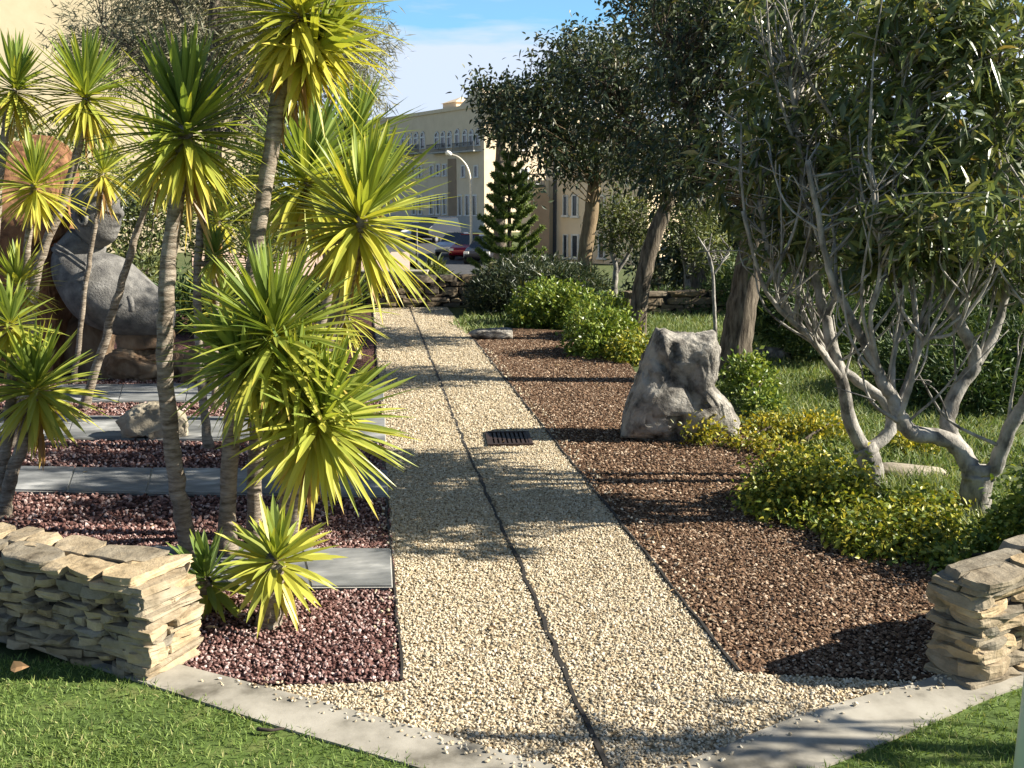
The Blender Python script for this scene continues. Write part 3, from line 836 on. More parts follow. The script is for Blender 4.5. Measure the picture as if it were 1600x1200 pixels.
YG = "yucca stems planted in the red gravel bed"
def yucca(label, trunk, heads, r0=.045, r1=.034, base=None, dd=0.0, dead=10, lean_d=0.0):
    """trunk: pixel polyline base -> head; heads: (px, py, pixel radius, n, yellow[, axis lean])"""
    d = dist(G(*(base or trunk[0]))) + dd
    foot = D(*trunk[0], d); foot[2] = max(foot[2] - .03, -.03)
    t = thing("yucca", [foot[0], foot[1], 0], label, "yucca", YG)
    P = [foot] + [D(a, b_, d + lean_d * (k + 1) / len(trunk)) for k, (a, b_) in enumerate(trunk[1:])]
    C = catmull(P, 7)
    b = MB(); rad = np.linspace(r0, r1, len(C)) * .88; rad[:3] *= np.array([1.5, 1.25, 1.08])[:len(rad[:3])]
    rad = rad * (1 + rng.uniform(-.05, .05, len(C)))
    C = C + rng.normal(0, .0035, C.shape)
    tube(b, C, 0, rad=rad, n=12)
    b.build("trunk", M['yucca_bark'], t, smooth=True)
    for h in heads:
        px, py, pr, n, yel = h[:5]; ax = np.array(h[5]) if len(h) > 5 else unit(C[-1] - C[-4]) * .5 + UP
        c = D(px, py, d + lean_d); L = pr * d / FPX
        if np.linalg.norm(c - C[-1]) > .12:                      # a side head on its own short branch
            near = C[np.argmin(np.linalg.norm(C - c, axis=1) + np.where(C[:, 2] > c[2] - .05, .6, 0))]
            br = MB(); tube(br, catmull([near, (near + c) / 2 + [0, 0, -.04], c - UP * .05], 4), r1 * .9, r1 * .7, 9); br.build("branch", M['yucca_bark'], t, smooth=True)
        lb = MB()
        rosette(lb, c, ax, L, n, W=max(.030, L * .072), yellow=yel)
        if dead: skirt(lb, c, ax, L, dead)
        lb.build("leaf_head", M['yucca'], t)
    return t

yucca("tall yucca with large full head on a bare leaning stem left of centre", [(300, 872), (276, 750), (259, 600), (262, 430), (284, 262), (290, 196)], [(290, 190, 140, 150, .0)], .048, .036)
yucca("tallest yucca, its drooping yellow head cut by the top of the picture", [(354, 868), (360, 700), (382, 520), (402, 380), (432, 180), (466, 20)], [(468, 0, 150, 150, .12), (492, 78, 105, 70, .2, (.5, -.1, .6))], .048, .038, dead=22)
yucca("leaning yucca with bright open head overhanging the gravel path", [(438, 838), (452, 760), (486, 620), (532, 480), (562, 372), (566, 335)], [(566, 330, 142, 140, .14, (.25, -.2, 1))], .052, .032, dead=8)
yucca("yucca with broad dark green head in the middle of the clump", [(397, 838), (398, 740), (405, 640), (425, 560), (430, 520)], [(428, 512, 126, 150, .04, (-.1, -.3, 1)), (378, 566, 100, 90, .04, (-.4, -.3, .8))], .045, .036, lean_d=-.55)
yucca("yucca with low bright head leaning towards the gravel path", [(446, 842), (462, 790), (482, 720), (500, 660)], [(503, 650, 126, 140, .1, (.3, -.35, .9)), (468, 596, 96, 80, .04, (-.1, -.3, 1))], .050, .040, dead=6, lean_d=-.5)
yucca("small pale yellow green yucca low beside the wall end", [(420, 975), (424, 940), (430, 900), (432, 875)], [(432, 872, 92, 64, .22, (.1, -.35, .9))], .062, .045, dead=3)
yucca("small dark green yucca shaded behind the wall end", [(322, 952), (322, 920), (322, 905)], [(322, 900, 84, 44, -.2, (-.1, -.1, 1))], .035, .03, dead=0)
yucca("slender yucca with round green head above the brown standing stone", [(52, 655), (50, 500), (62, 410), (100, 310), (130, 200), (134, 145)], [(134, 138, 92, 110, .0)], .045, .030)
yucca("yucca at the left picture edge with high narrow head", [(-30, 660), (-12, 420), (6, 220), (22, 140)], [(24, 130, 76, 90, .02)], .04, .028)
yucca("thin yucca with yellow head in front of the brown standing stone", [(30, 690), (36, 560), (38, 440), (50, 320), (54, 285)], [(55, 282, 78, 80, .2, (.1, -.2, 1))], .032, .026)
yucca("twin stemmed yucca with wide low head left of the slate slabs", [(6, 806), (14, 760), (36, 690), (54, 620)], [(54, 598, 104, 110, .05, (.0, -.25, 1))], .042, .036)
yucca("thin bare yucca stem at the left edge with sparse head", [(-4, 800), (10, 700), (18, 600), (16, 520)], [(16, 500, 70, 60, .05)], .034, .03)
yucca("thin wavy yucca stem crossing the carved bust", [(114, 600), (124, 530), (136, 430), (152, 330), (160, 270)], [(162, 262, 62, 50, .2)], .03, .022, dead=14)
yucca("leaning yucca stem rising right of the carved bust", [(128, 640), (160, 545), (184, 460), (206, 390), (244, 262)], [(250, 236, 88, 70, .05)], .042, .030)
yucca("slim yucca behind the tall left stem with small side heads", [(326, 700), (316, 600), (308, 450), (316, 330), (322, 290)], [(322, 276, 64, 50, .1), (336, 395, 48, 40, -.1)], .036, .026)
yucca("slim grey yucca in the shadowed middle of the clump", [(335, 640), (338, 520), (334, 420), (342, 350)], [(344, 338, 56, 44, .05)], .03, .024)
yucca("yucca behind the tallest stem with dense upper head", [(420, 700), (440, 560), (462, 420), (480, 300)], [(480, 262, 140, 120, -.02)], .05, .038)
yucca("rearmost tall yucca with dark head against the far building", [(470, 660), (500, 520), (530, 380), (556, 240)], [(552, 215, 104, 100, -.08), (598, 262, 72, 50, -.15)], .05, .036)
yucca("short yucca with yellow green tips behind the tall stems", [(400, 660), (402, 560), (404, 470), (404, 420)], [(405, 405, 68, 60, .15)], .04, .03)
yucca("pale stemmed yucca next to the path at the back of clump", [(512, 620), (520, 520), (514, 430), (500, 330)], [(500, 318, 92, 70, .05)], .05, .04)
yucca("small green yucca half hidden behind the leaning stem by the path", [(560, 560), (548, 520), (540, 490)], [(540, 480, 76, 60, .1, (.2, -.2, 1))], .035, .03, dead=0)
yucca("spiky yucca tuft behind the slim stems near the bust", [(345, 560), (345, 510), (344, 480)], [(344, 470, 74, 60, .1)], .035, .03, dead=4)
yucca("low yucca head under the brown standing stone at left", [(20, 700), (24, 600), (26, 520), (26, 470)], [(26, 440, 66, 60, .22)], .035, .03, dead=4)

# ---------------------------------------------------------------- trees and shrubs
def lump_points(lumps, n, shell=.42):
    vol = np.array([a[1][0] * a[1][1] * a[1][2] for a in lumps]) ** .75
    idx = rng.choice(len(lumps), n, p=vol / vol.sum())
    u = rand_unit(n) * (rng.uniform(0, 1, n) ** shell)[:, None]
    C = np.array([a[0] for a in lumps])[idx]; Rr = np.array([a[1] for a in lumps])[idx]
    off = u[:, :1] * RT * Rr[:, :1] + u[:, 1:2] * FW * Rr[:, 1:2] + u[:, 2:] * UP * Rr[:, 2:]
    return C + off, unit(off + 1e-6)

def pl(px, py, d, rx, ry, rd):
    """lump from pixels: centre, pixel radii, depth radius in metres"""
    return (D(px, py, d), (rx * d / FPX, rd, ry * d / FPX))

def foliage(mb, cl, out, k, L, W, spread=.8, droop=.2, simple=False, up=.3, size_cl=.05):
    n = len(cl); ax = unit(out + UP * up + .5 * rand_unit(n))
    base = np.repeat(cl, k, 0) + rng.normal(0, size_cl, (n * k, 3))
    d = unit(np.repeat(ax, k, 0) * .7 + rand_unit(n * k) * spread + np.array([0, 0, -droop]))
    Ls = L * rng.uniform(.6, 1.25, n * k); Ws = W * rng.uniform(.7, 1.25, n * k)
    if simple: quad_leaves(mb, base, d, rand_unit(n * k), Ls, Ws)
    else: leaf_batch(mb, base, d, unit(UP + .9 * rand_unit(n * k)), Ls, Ws, .25, .14)

def connect(mb, cl, limbs, r0, r1, frac=1.0, n=5, sag=.06):
    S = np.concatenate(limbs)
    for c in cl[rng.uniform(0, 1, len(cl)) < frac]:
        dv = np.linalg.norm(S - c, axis=1) + np.clip(S[:, 2] - c[2] + .1, 0, None) * 2.0
        s = S[np.argmin(dv * rng.uniform(.85, 1.15, len(dv)))]
        m = (s + c) / 2 + rng.normal(0, sag, 3) * np.array([1, 1, .6]) + UP * sag * .3
        tube(mb, catmull([s, m, c], 3), r0, r1, n)

def tree(name, label, cat, base, trunks, lumps, ncl, k, L, W, bark, leafm, d=None, simple=False, twig=(.012, .004), frac=.6, droop=.2, spread=.8, group=None, knob=.05, sides=12, shell=.42, up=.3, size_cl=.05, stems=0):
    """trunks: list of (pixel polyline with optional depth offset, r0, r1)"""
    d = d or dist(G(*base)); foot = D(*base, d)
    foot[2] = float(terrain_z(foot[0], foot[1]))
    t = thing(name, foot, label, cat, group)
    limbs = []; b = MB()
    for (pts, r0, r1) in trunks:
        P = np.array([D(p[0], p[1], d + (p[2] if len(p) > 2 else 0)) for p in pts])
        if abs(pts[0][0] - base[0]) < 3 and abs(pts[0][1] - base[1]) < 3: P[0] = foot - UP * .04
        C = catmull(P, 6); C[1:-1] += rng.normal(0, min(r0 * .07, .004), (len(C) - 2, 3))
        rad = np.linspace(r0, r1, len(C))
        if abs(pts[0][1] - base[1]) < 3: rad[:4] *= np.array([1.45, 1.22, 1.1, 1.03])[:len(rad[:4])]
        tube(b, C, 0, rad=rad * (1 + rng.uniform(-knob, knob, len(C))), n=sides)
        limbs.append(C)
    b.build("trunk", bark, t, smooth=True)
    cl, out = lump_points(lumps, ncl, shell)
    tw = MB(); ups = [l[len(l) // 3:] for l in limbs]
    connect(tw, cl, ups, twig[0], twig[1], frac)
    for q in range(stems):
        l = limbs[rng.integers(1, len(limbs))]; p = l[rng.integers(len(l) // 4, len(l) - 3)]
        v = UP * rng.uniform(.35, .95) + RT * rng.normal(0, .22) + FW * rng.normal(0, .15)
        m = p + v * .45 + rng.normal(0, .03, 3) + RT * v[0] * .2
        C = catmull([p, m, p + v], 4); tube(tw, C, rng.uniform(.007, .013), .004, 6)
        for j in range(2):
            p2 = C[rng.integers(4, len(C))]; tube(tw, catmull([p2, p2 + v * .15 + rng.normal(0, .05, 3), p2 + v * .35 + rng.normal(0, .1, 3)], 3), .005, .0025, 5)
    if tw.n: tw.build("branches", bark, t, smooth=True)
    lf = MB(); foliage(lf, cl, out, k, L, W, spread, droop, simple, up, size_cl)
    lf.build("crown", leafm, t)
    return t

# the two pale trunked trees at right
tree("pale_bark_tree", "pale grey tree forking low above the golden bush, long dark leaves", "tree", (1367, 752),
     [([(1367, 752), (1360, 725), (1352, 698)], .078, .070),
      ([(1354, 706), (1332, 668, -.02), (1316, 600, -.05), (1290, 500, -.05), (1268, 400, 0), (1250, 250, 0), (1235, 120, 0)], .048, .014),
      ([(1352, 706), (1392, 672, .05), (1382, 628, .1), (1332, 590, .12), (1286, 545, .1), (1235, 490, .1), (1200, 390, .1), (1180, 250, .1)], .042, .012),
      ([(1316, 600, -.05), (1300, 572, -.1), (1270, 532, -.15), (1225, 490, -.2), (1190, 440, -.25), (1160, 330, -.3)], .026, .008),
      ([(1290, 500, -.05), (1320, 420, -.1), (1335, 300, -.15), (1345, 180, -.2)], .02, .008)],
     [pl(1265, 150, 6.5, 120, 130, .65), pl(1200, 250, 6.5, 110, 95, .5), pl(1335, 240, 6.3, 90, 120, .5), pl(1270, 30, 6.5, 130, 70, .6), pl(1250, 370, 6.5, 100, 60, .4), pl(1300, 380, 6.4, 70, 45, .35), pl(1200, 370, 6.6, 50, 40, .3)],
     520, 9, .125, .029, M['pale_bark'], M['long_leaf'], frac=.55, twig=(.0065, .003), droop=.25, size_cl=.03, stems=34)
tree("pale_bark_tree", "pale grey tree with thick forked trunk behind the right wall", "tree", (1524, 806),
     [([(1524, 806), (1526, 760), (1528, 726)], .082, .085),
      ([(1522, 738), (1488, 690, 0), (1428, 676, -.05), (1406, 652, -.08), (1394, 620, -.1), (1375, 590, -.1), (1352, 537, -.1), (1311, 462, -.1), (1292, 406, -.1), (1262, 250, -.1)], .052, .012),
      ([(1518, 728), (1482, 670, .05), (1495, 612, .1), (1524, 567, .1), (1503, 511, .1), (1478, 462, .1), (1461, 414, .1), (1440, 250, .1), (1410, 110, .1)], .05, .012),
      ([(1524, 570, .1), (1555, 519, .15), (1574, 425, .2), (1560, 250, .2), (1540, 120, .2)], .03, .010),
      ([(1532, 742), (1553, 732, -.05), (1581, 661, -.1), (1612, 600, -.15), (1625, 450, -.2), (1605, 300, -.2)], .05, .014),
      ([(1404, 650, -.1), (1420, 610, -.15), (1432, 560, -.2), (1450, 530, -.2), (1490, 520, -.25), (1515, 470, -.3)], .018, .007),
      ([(1394, 620, -.1), (1396, 560, -.05), (1410, 480, 0), (1400, 380, .05), (1420, 250, .05)], .017, .007),
      ([(1400, 640, -.1), (1425, 570, -.05), (1445, 480, 0), (1500, 380, .05), (1530, 280, .1)], .016, .007),
      ([(1375, 590, -.1), (1360, 500, -.2), (1375, 420, -.25), (1370, 300, -.3)], .015, .006)],
     [pl(1450, 130, 5.6, 130, 120, .65), pl(1545, 240, 5.6, 110, 130, .5), pl(1380, 270, 5.5, 100, 110, .45), pl(1560, 60, 5.6, 110, 90, .5), pl(1440, 10, 5.6, 130, 70, .5), pl(1480, 350, 5.6, 130, 70, .45), pl(1600, 380, 5.5, 70, 80, .3), pl(1430, 390, 5.5, 80, 45, .35), pl(1540, 400, 5.6, 80, 45, .3), pl(1370, 400, 5.5, 60, 60, .3), pl(1440, 350, 5.1, 90, 55, .25), pl(1570, 340, 4.9, 80, 70, .3)],
     820, 9, .12, .029, M['pale_bark'], M['long_leaf'], frac=.55, twig=(.0065, .003), droop=.25, size_cl=.03, stems=48)
# trees over the mulch bed
tree("thick_trunk_tree", "dark tree with thick furrowed trunk behind the grey boulder", "tree", (1146, 596),
     [([(1146, 596), (1152, 520), (1168, 430), (1182, 330), (1190, 200)], .165, .10), ([(1182, 340), (1130, 250), (1080, 180), (1050, 90)], .07, .02), ([(1186, 260), (1240, 160), (1270, 60)], .06, .02)],
     [pl(1150, 150, 9.8, 140, 110, 1.2), pl(1080, 80, 9.8, 100, 90, .9), pl(1060, 240, 9.4, 70, 60, .7), pl(1230, 60, 9.9, 120, 100, 1.0), pl(1130, -20, 9.9, 170, 60, 1.0), pl(1055, 285, 9.8, 65, 45, .6), pl(1215, 240, 9.8, 75, 60, .7), pl(1290, 200, 9.9, 60, 70, .6)],
     1000, 12, .09, .028, M['tree_bark'], M['dark_leaf'], frac=.3, twig=(.012, .005), size_cl=.07)
tree("leaning_trunk_tree", "dark tree with slim leaning rough trunk behind the green bushes", "tree", (992, 530),
     [([(992, 530), (1002, 450), (1022, 370), (1045, 310), (1060, 230)], .115, .08), ([(1050, 290), (1000, 220), (960, 150)], .05, .02)],
     [pl(1010, 180, 13, 110, 100, 1.4), pl(1075, 250, 12.6, 70, 60, .9), pl(950, 110, 13, 90, 60, 1.0)],
     720, 11, .10, .034, M['tree_bark'], M['dark_leaf'], frac=.3, size_cl=.09)
tree("tan_trunk_tree", "round crowned dark tree with straight tan trunk near the far building", "tree", (910, 470),
     [([(910, 470), (914, 400), (924, 330), (930, 270), (925, 200)], .145, .10), ([(928, 280), (880, 210), (820, 160)], .06, .02), ([(926, 240), (960, 170)], .05, .02)],
     [pl(860, 190, 17.5, 75, 75, 1.3), pl(800, 170, 17.5, 55, 50, .9), pl(920, 130, 17.8, 90, 80, 1.4), pl(880, 250, 17.3, 55, 35, .8), pl(750, 135, 17.4, 26, 22, .5), pl(960, 240, 17.5, 60, 60, 1.0), pl(900, 80, 17.8, 70, 40, 1.0)],
     880, 11, .11, .044, M['tan_bark'], M['dark_leaf'], frac=.35, simple=False, size_cl=.12)
tree("tall_dark_tree", "tall blue black leaved tree rising behind the other crowns at top", "tree", (1085, 455),
     [([(1085, 455), (1090, 300), (1085, 100), (1080, -60)], .18, .08)],
     [pl(1060, 40, 20, 95, 70, 1.8), pl(1150, 0, 20, 120, 90, 1.8), pl(1000, 0, 20, 50, 35, 1.0)],
     700, 10, .15, .06, M['tree_bark'], M['dark_leaf'], simple=True, frac=.1, size_cl=.14)
tree("sapling", "thin pale sapling with few leaves behind the grey boulder", "tree", (1118, 535),
     [([(1118, 535), (1116, 480), (1114, 430), (1108, 400), (1090, 370)], .026, .012), ([(1114, 430), (1128, 410), (1142, 385)], .015, .007), ([(1114, 425), (1106, 400), (1112, 365)], .012, .006)],
     [pl(1116, 390, 13, 26, 26, .3)], 26, 7, .10, .04, M['pale_bark'], M['olive_leaf'], frac=.9, twig=(.008, .003))
# olive shrubs glowing behind the slim trunks
tree("olive_shrub_tree", "light olive green small tree between the tan and leaning trunks", "tree", (958, 462),
     [([(958, 462), (962, 420), (955, 380), (965, 330)], .06, .03), ([(960, 430), (985, 390), (990, 340)], .04, .02)],
     [pl(965, 350, 19, 38, 50, .8), pl(1000, 340, 19, 30, 40, .7)], 240, 10, .12, .035, M['pale_bark'], M['olive_leaf'], simple=True, frac=.4, size_cl=.1)
tree("olive_shrub_tree", "light olive green small tree behind the leaning trunk", "tree", (1075, 465),
     [([(1075, 465), (1072, 420), (1060, 370)], .06, .03), ([(1073, 425), (1095, 380), (1092, 330)], .04, .02)],
     [pl(1075, 345, 18, 50, 45, .9), pl(1105, 390, 18, 30, 35, .7)], 230, 10, .12, .035, M['pale_bark'], M['olive_leaf'], simple=True, frac=.4, size_cl=.1)

def shrub(name, label, lumps, ncl, k, L, W, mat, stem=None, simple=True, up=.4, spread=.9, droop=.0, shell=.42, size_cl=.035, cat="shrub", group=None, bark='tree_bark', nst=9):
    C = np.mean([l[0] for l in lumps], 0)
    foot = np.array([C[0], C[1], float(terrain_z(C[0], C[1])) + .02])
    t = thing(name, foot, label, cat, group)
    cl, out = lump_points(lumps, ncl, shell)
    cl[:, 2] = np.maximum(foot[2] + .012 + .35 * np.abs(cl[:, 2] - foot[2]) * (cl[:, 2] < foot[2]), cl[:, 2])
    sb = MB()
    for c in cl[:: max(1, len(cl) // nst)]:
        f = foot + UP * .03
        tube(sb, catmull([f, (f + c) / 2 + rng.normal(0, .02, 3), c], 3), .012, .004, 5)
    sb.build("stems", M[bark], t, smooth=True)
    lf = MB(); foliage(lf, cl, out, k, L, W, spread, droop, simple, up, size_cl)
    lf.build("leaves", mat, t)
    return t

SG = "shrubs along the edge of the mulch bed"
shrub("bush", "large golden green bush spilling onto the mulch below pale tree", [pl(1265, 800, 5.55, 105, 75, .42), pl(1195, 780, 5.6, 50, 55, .3), pl(1245, 755, 5.7, 45, 45, .25), pl(1345, 775, 5.5, 35, 45, .2), pl(1290, 745, 5.6, 75, 48, .3), pl(1320, 800, 5.5, 60, 60, .3), pl(1250, 752, 5.7, 60, 40, .3)], 820, 10, .038, .022, M['gold_bush'], group=SG, simple=False)
shrub("bush", "golden bush in front of the long grass, nearest the right wall", [pl(1390, 850, 5.0, 85, 60, .35), pl(1330, 850, 5.0, 45, 45, .25), pl(1440, 810, 5.2, 60, 45, .3)], 640, 10, .038, .022, M['gold_bush'], group=SG, simple=False)
shrub("bush", "dark green bush in shade directly behind the right wall", [pl(1575, 855, 4.7, 60, 50, .25), pl(1490, 890, 4.6, 40, 28, .2), pl(1620, 810, 4.7, 55, 70, .3), pl(1660, 780, 4.6, 50, 80, .3)], 520, 10, .04, .024, M['bright_bush'], group=SG, simple=False)
shrub("bush", "rounded bright green bush beside the far flat stone", [pl(858, 480, 14.6, 62, 44, .55), pl(825, 496, 14.5, 38, 32, .4), pl(895, 486, 14.4, 40, 40, .4)], 700, 9, .07, .04, M['bright_bush'], group=SG)
shrub("bush", "bright green bush at the foot of the leaning trunk", [pl(945, 500, 13.2, 48, 42, .5), pl(928, 532, 11.6, 46, 58, .45), pl(965, 525, 11.8, 38, 50, .4)], 900, 9, .06, .035, M['bright_bush'], group=SG)
shrub("bush", "small yellow green bush just left of the grey boulder", [pl(985, 555, 11.2, 40, 36, .35)], 220, 9, .05, .03, M['gold_bush'], group=SG)
shrub("bush", "leafy light green bush at the foot of the thick trunk", [pl(1170, 595, 9.0, 40, 45, .3), pl(1190, 635, 8.4, 30, 30, .25)], 280, 9, .055, .03, M['bright_bush'], group=SG)
CG = "patches of golden ground cover"
for lab, lm, n in (("small golden tuft growing against the front of grey boulder", [pl(1095, 672, 7.2, 34, 22, .16), pl(1110, 650, 7.3, 16, 18, .1)], 90),
                   ("golden ground cover patch right of the grey boulder", [pl(1200, 668, 7.6, 40, 18, .25), pl(1165, 690, 7.1, 30, 14, .2)], 150),
                   ("golden ground cover patch left of the forked pale trunk", [pl(1270, 672, 7.4, 60, 22, .3), pl(1220, 708, 6.7, 36, 18, .25)], 200),
                   ("golden ground cover patch above the long pale flat stone", [pl(1425, 705, 7.0, 45, 16, .25)], 110),
                   ("golden tuft growing at the foot of the thick forked trunk", [pl(1500, 815, 5.5, 30, 16, .15)], 60)):
    shrub("ground_cover", lab, lm, n, 8, .04, .024, M['gold_cover'], cat="ground cover", group=CG, nst=5)
JG = "spreading junipers behind the trees"
def juniper(label, lumps, n, L=.2, mat='juniper'):
    return shrub("juniper", label, lumps, int(n * 1.7), 9, L * .5, L * .10, M[mat], up=.5, spread=.7, shell=.3, size_cl=.05, group=JG)
juniper("dark spreading juniper in shade below the far norfolk pine", [pl(830, 450, 16.5, 95, 48, 1.0), pl(770, 470, 16.2, 40, 40, .6), pl(900, 455, 16.3, 50, 38, .7)], 1100, .22, 'dark_leaf')  # darker leaf than the other junipers: its shade is put into the colour
juniper("feathery juniper right of the thick furrowed trunk", [pl(1265, 500, 11.0, 80, 50, .7), pl(1210, 480, 11.4, 40, 40, .5)], 600, .22)
juniper("wide dark juniper behind the thick forked pale trunk", [pl(1520, 600, 8.6, 110, 60, .6), pl(1420, 570, 9.2, 60, 40, .5), pl(1600, 560, 8.8, 70, 60, .5)], 900, .2)
juniper("low dark juniper against the shaded wall behind the sapling", [pl(1050, 478, 16.5, 70, 22, .5), pl(1150, 470, 17, 60, 30, .5)], 420, .2)

# tall dark hedge trees at the back right
HG = "dark hedge trees closing the back of the garden"
for lab, px, wd, top, d, n in (("dark hedge tree behind the sapling at the back", 1120, 75, 290, 21, 420), ("dark hedge tree in the gap right of the thick trunk", 1240, 80, 250, 20, 480),
                               ("dark hedge tree seen through the forked pale branches", 1360, 85, 240, 19, 520), ("dark hedge tree behind the thick forked tree", 1480, 85, 200, 18, 560),
                               ("dark hedge tree at the right picture edge", 1610, 90, 150, 17, 600), ("low dark hedge tree behind the light olive trees", 1025, 60, 380, 23, 300)):
    zb = 318 + 1.7 * FPX / d
    tree("hedge_tree", lab, "tree", (px, zb), [([(px, zb), (px + 5, (zb + top) / 2), (px, top + 60)], .12, .04)],
         [pl(px, (top + zb) / 2 - 10, d, wd, (zb - top) / 2, 1.2), pl(px + 20, top + 60, d, wd * .7, 60, 1.0), pl(px - 25, top + 110, d, wd * .8, 70, 1.0)],
         n, 10, .17, .065, M['tree_bark'], M['dark_leaf'], d=d, simple=True, frac=.05, group=HG, size_cl=.14)

juniper("dark juniper mass behind the grass between the two pale forked trees", [pl(1400, 500, 11.5, 90, 60, .7), pl(1330, 470, 12.5, 60, 50, .6), pl(1480, 520, 11, 60, 50, .6)], 900, .22)
juniper("dark juniper mass at the right picture edge behind the lawn", [pl(1580, 470, 12, 80, 70, .7), pl(1640, 520, 11, 60, 60, .6)], 700, .22)
juniper("low dark juniper row behind the thick furrowed trunk at back", [pl(1190, 440, 16, 80, 50, .7), pl(1290, 430, 16, 80, 60, .8)], 700, .22)
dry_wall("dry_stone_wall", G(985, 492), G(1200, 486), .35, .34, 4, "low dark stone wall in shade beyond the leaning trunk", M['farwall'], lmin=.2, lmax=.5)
# long grass on the right
def gpoly(pts): return [G(*p) for p in pts]
qg = scatter(gpoly([(1375, 752), (1500, 748), (1620, 800), (1620, 840), (1500, 845), (1400, 800)]), 3200, 4.5, 8)
blades("tall_grass", qg, .10, .24, .006, M['tall_grass'], -.02, .4, .35)
qg = scatter(gpoly([(1010, 505), (1180, 520), (1300, 560), (1560, 640), (1620, 720), (1380, 745), (1240, 690), (1170, 640), (1080, 600)]), 1900, 5.5, 16, 8)
blades("tall_grass", qg, .06, .17, .010, M['tall_grass'], -.02, .45, .3)
qg = scatter(gpoly([(990, 500), (1250, 500), (1600, 560), (1300, 600), (1010, 560)]), 900, 9, 17, 9)
qg = np.concatenate([qg, scatter(gpoly([(985, 484), (1300, 484), (1620, 530), (1620, 570), (1250, 506), (990, 502)]), 350, 9, 19, 10), scatter(gpoly([(705, 505), (740, 485), (790, 485), (790, 516), (728, 522)]), 500, 9, 19)])
blades("tall_grass", qg, .06, .2, .014, M['tall_grass'], -.02, .45, .3)

# norfolk pine
nd = 21.0
foot = D(797, 455, nd); foot[2] = float(terrain_z(foot[0], foot[1]))
t = thing("norfolk_pine", foot, "young tiered norfolk pine with upswept branches before the buildings", "tree")
top = D(795, 236, nd); b = MB(); tube(b, catmull([foot, (foot + top) / 2, top], 6), .075, .012, 8); b.build("trunk", M['tree_bark'], t, smooth=True)
lf = MB(); br = MB()
zz = np.linspace(top[2] - .12, foot[2] + .35, 12)
for k, z in enumerate(zz):
    Rr = .15 + .66 * (k / 11) ** .75
    nb = 7 if k > 1 else 5
    for j in range(nb):
        a = 2 * np.pi * j / nb + k * .5 + rng.normal(0, .1)
        dv = np.array([math.cos(a), math.sin(a), 0]); L = Rr * rng.uniform(.88, 1.1)
        P = catmull([[foot[0] + (top[0] - foot[0]) * .5, foot[1], z], np.array([foot[0], foot[1], z - .03]) + dv * L * .5, np.array([foot[0], foot[1], z + .16 * L / .6 + .03]) + dv * L], 8)
        tube(br, P, .012, .004, 5)
        m = len(P) * 60; bp = P[rng.integers(2, len(P), m)] + rng.normal(0, .016, (m, 3)) * [1, 1, .6]
        dd_ = unit(dv * .6 + UP * .35 + .75 * rand_unit(m))
        quad_leaves(lf, bp, dd_, rand_unit(m), .075 * rng.uniform(.6, 1.2, m), .02)
br.build("branches", M['tree_bark'], t); lf.build("needles", M['norfolk'], t)

# slim street trees by the buildings
tree("street_tree", "slim double trunked tree standing above the norfolk pine", "tree", (783, 400),
     [([(783, 400), (780, 320), (782, 240), (786, 180)], .26, .17), ([(781, 300), (800, 250), (806, 190)], .16, .12)],
     [pl(800, 165, 42, 40, 30, 1.6), pl(780, 200, 42, 24, 16, .8), pl(815, 300, 42, 18, 22, .6)], 240, 9, .28, .12, M['tree_bark'], M['dark_leaf'], d=42, simple=True, frac=0, size_cl=.25)

# left background: feathery grey tree, shrubs
tree("feathery_tree", "tall feathery grey green tree in front of the cream building", "tree", (330, 470),
     [([(330, 470), (338, 300), (330, 120), (340, -60)], .16, .07), ([(335, 240), (420, 110), (500, 10)], .06, .02), ([(334, 220), (240, 110), (160, 40)], .06, .02), ([(336, 180), (300, 60), (250, -30)], .05, .02)],
     [pl(330, 60, 19, 130, 110, 1.6), pl(200, 70, 19, 110, 70, 1.3), pl(450, 60, 19, 110, 90, 1.4), pl(540, 60, 19, 75, 80, 1.2), pl(560, 130, 18.5, 50, 50, .9), pl(350, -40, 19, 250, 60, 1.5), pl(400, 170, 18.7, 90, 70, 1.0)],
     3600, 12, .20, .017, M['tree_bark'], M['grey_needle'], simple=True, frac=.09, twig=(.010, .004), droop=.4, size_cl=.10, shell=.5)
for lab, lm, n, mt in (("dry olive shrub behind the carved bust", [pl(225, 330, 15, 80, 70, .8), pl(210, 430, 14.5, 60, 60, .6)], 420, 'olive_leaf'),
                       ("dense grey olive shrub behind the yucca clump", [pl(370, 340, 16, 100, 80, .9), pl(430, 250, 16.5, 70, 60, .8)], 560, 'olive_leaf'),
                       ("dark green shrub low behind the yucca clump", [pl(300, 480, 14, 90, 55, .7), pl(420, 490, 13.5, 80, 50, .7)], 480, 'juniper'),
                       ("olive shrub at the left edge behind the standing stone", [pl(10, 250, 16, 90, 70, .8), pl(120, 260, 16.5, 70, 70, .8)], 420, 'olive_leaf'),
                       ("dark shrub beside the left end of far wall", [pl(525, 455, 16.8, 50, 35, .6)], 260, 'juniper')):
    shrub("background_shrub", lab, lm, n, 9, .11, .04, M[mt], size_cl=.08, shell=.4, group="shrubs behind the yucca clump", nst=16)

# tree just outside the picture on the right, its shade falls over the kerb
tf = np.array([4.5, 2.15, 0.0])
t = thing("sparse_tree", tf, "sparse young tree on the lawn beyond the right edge", "tree")
b = MB(); C = catmull([tf, tf + [.05, .02, 1.0], tf + [.0, .1, 2.0], tf + [-.05, .1, 2.7]], 6); tube(b, C, .05, .02, 9)
cl, out = lump_points([(tf + np.array([0, .1, 2.3]), (.6, .4, .45)), (tf + np.array([-.5, .25, 1.7]), (.4, .25, .3))], 18, .5)
connect(b, cl, [C[6:]], .012, .004, 1.0); b.build("trunk", M['tree_bark'], t, smooth=True)
lf = MB(); foliage(lf, cl, out, 8, .13, .04, .8, .2); lf.build("crown", M['dark_leaf'], t)

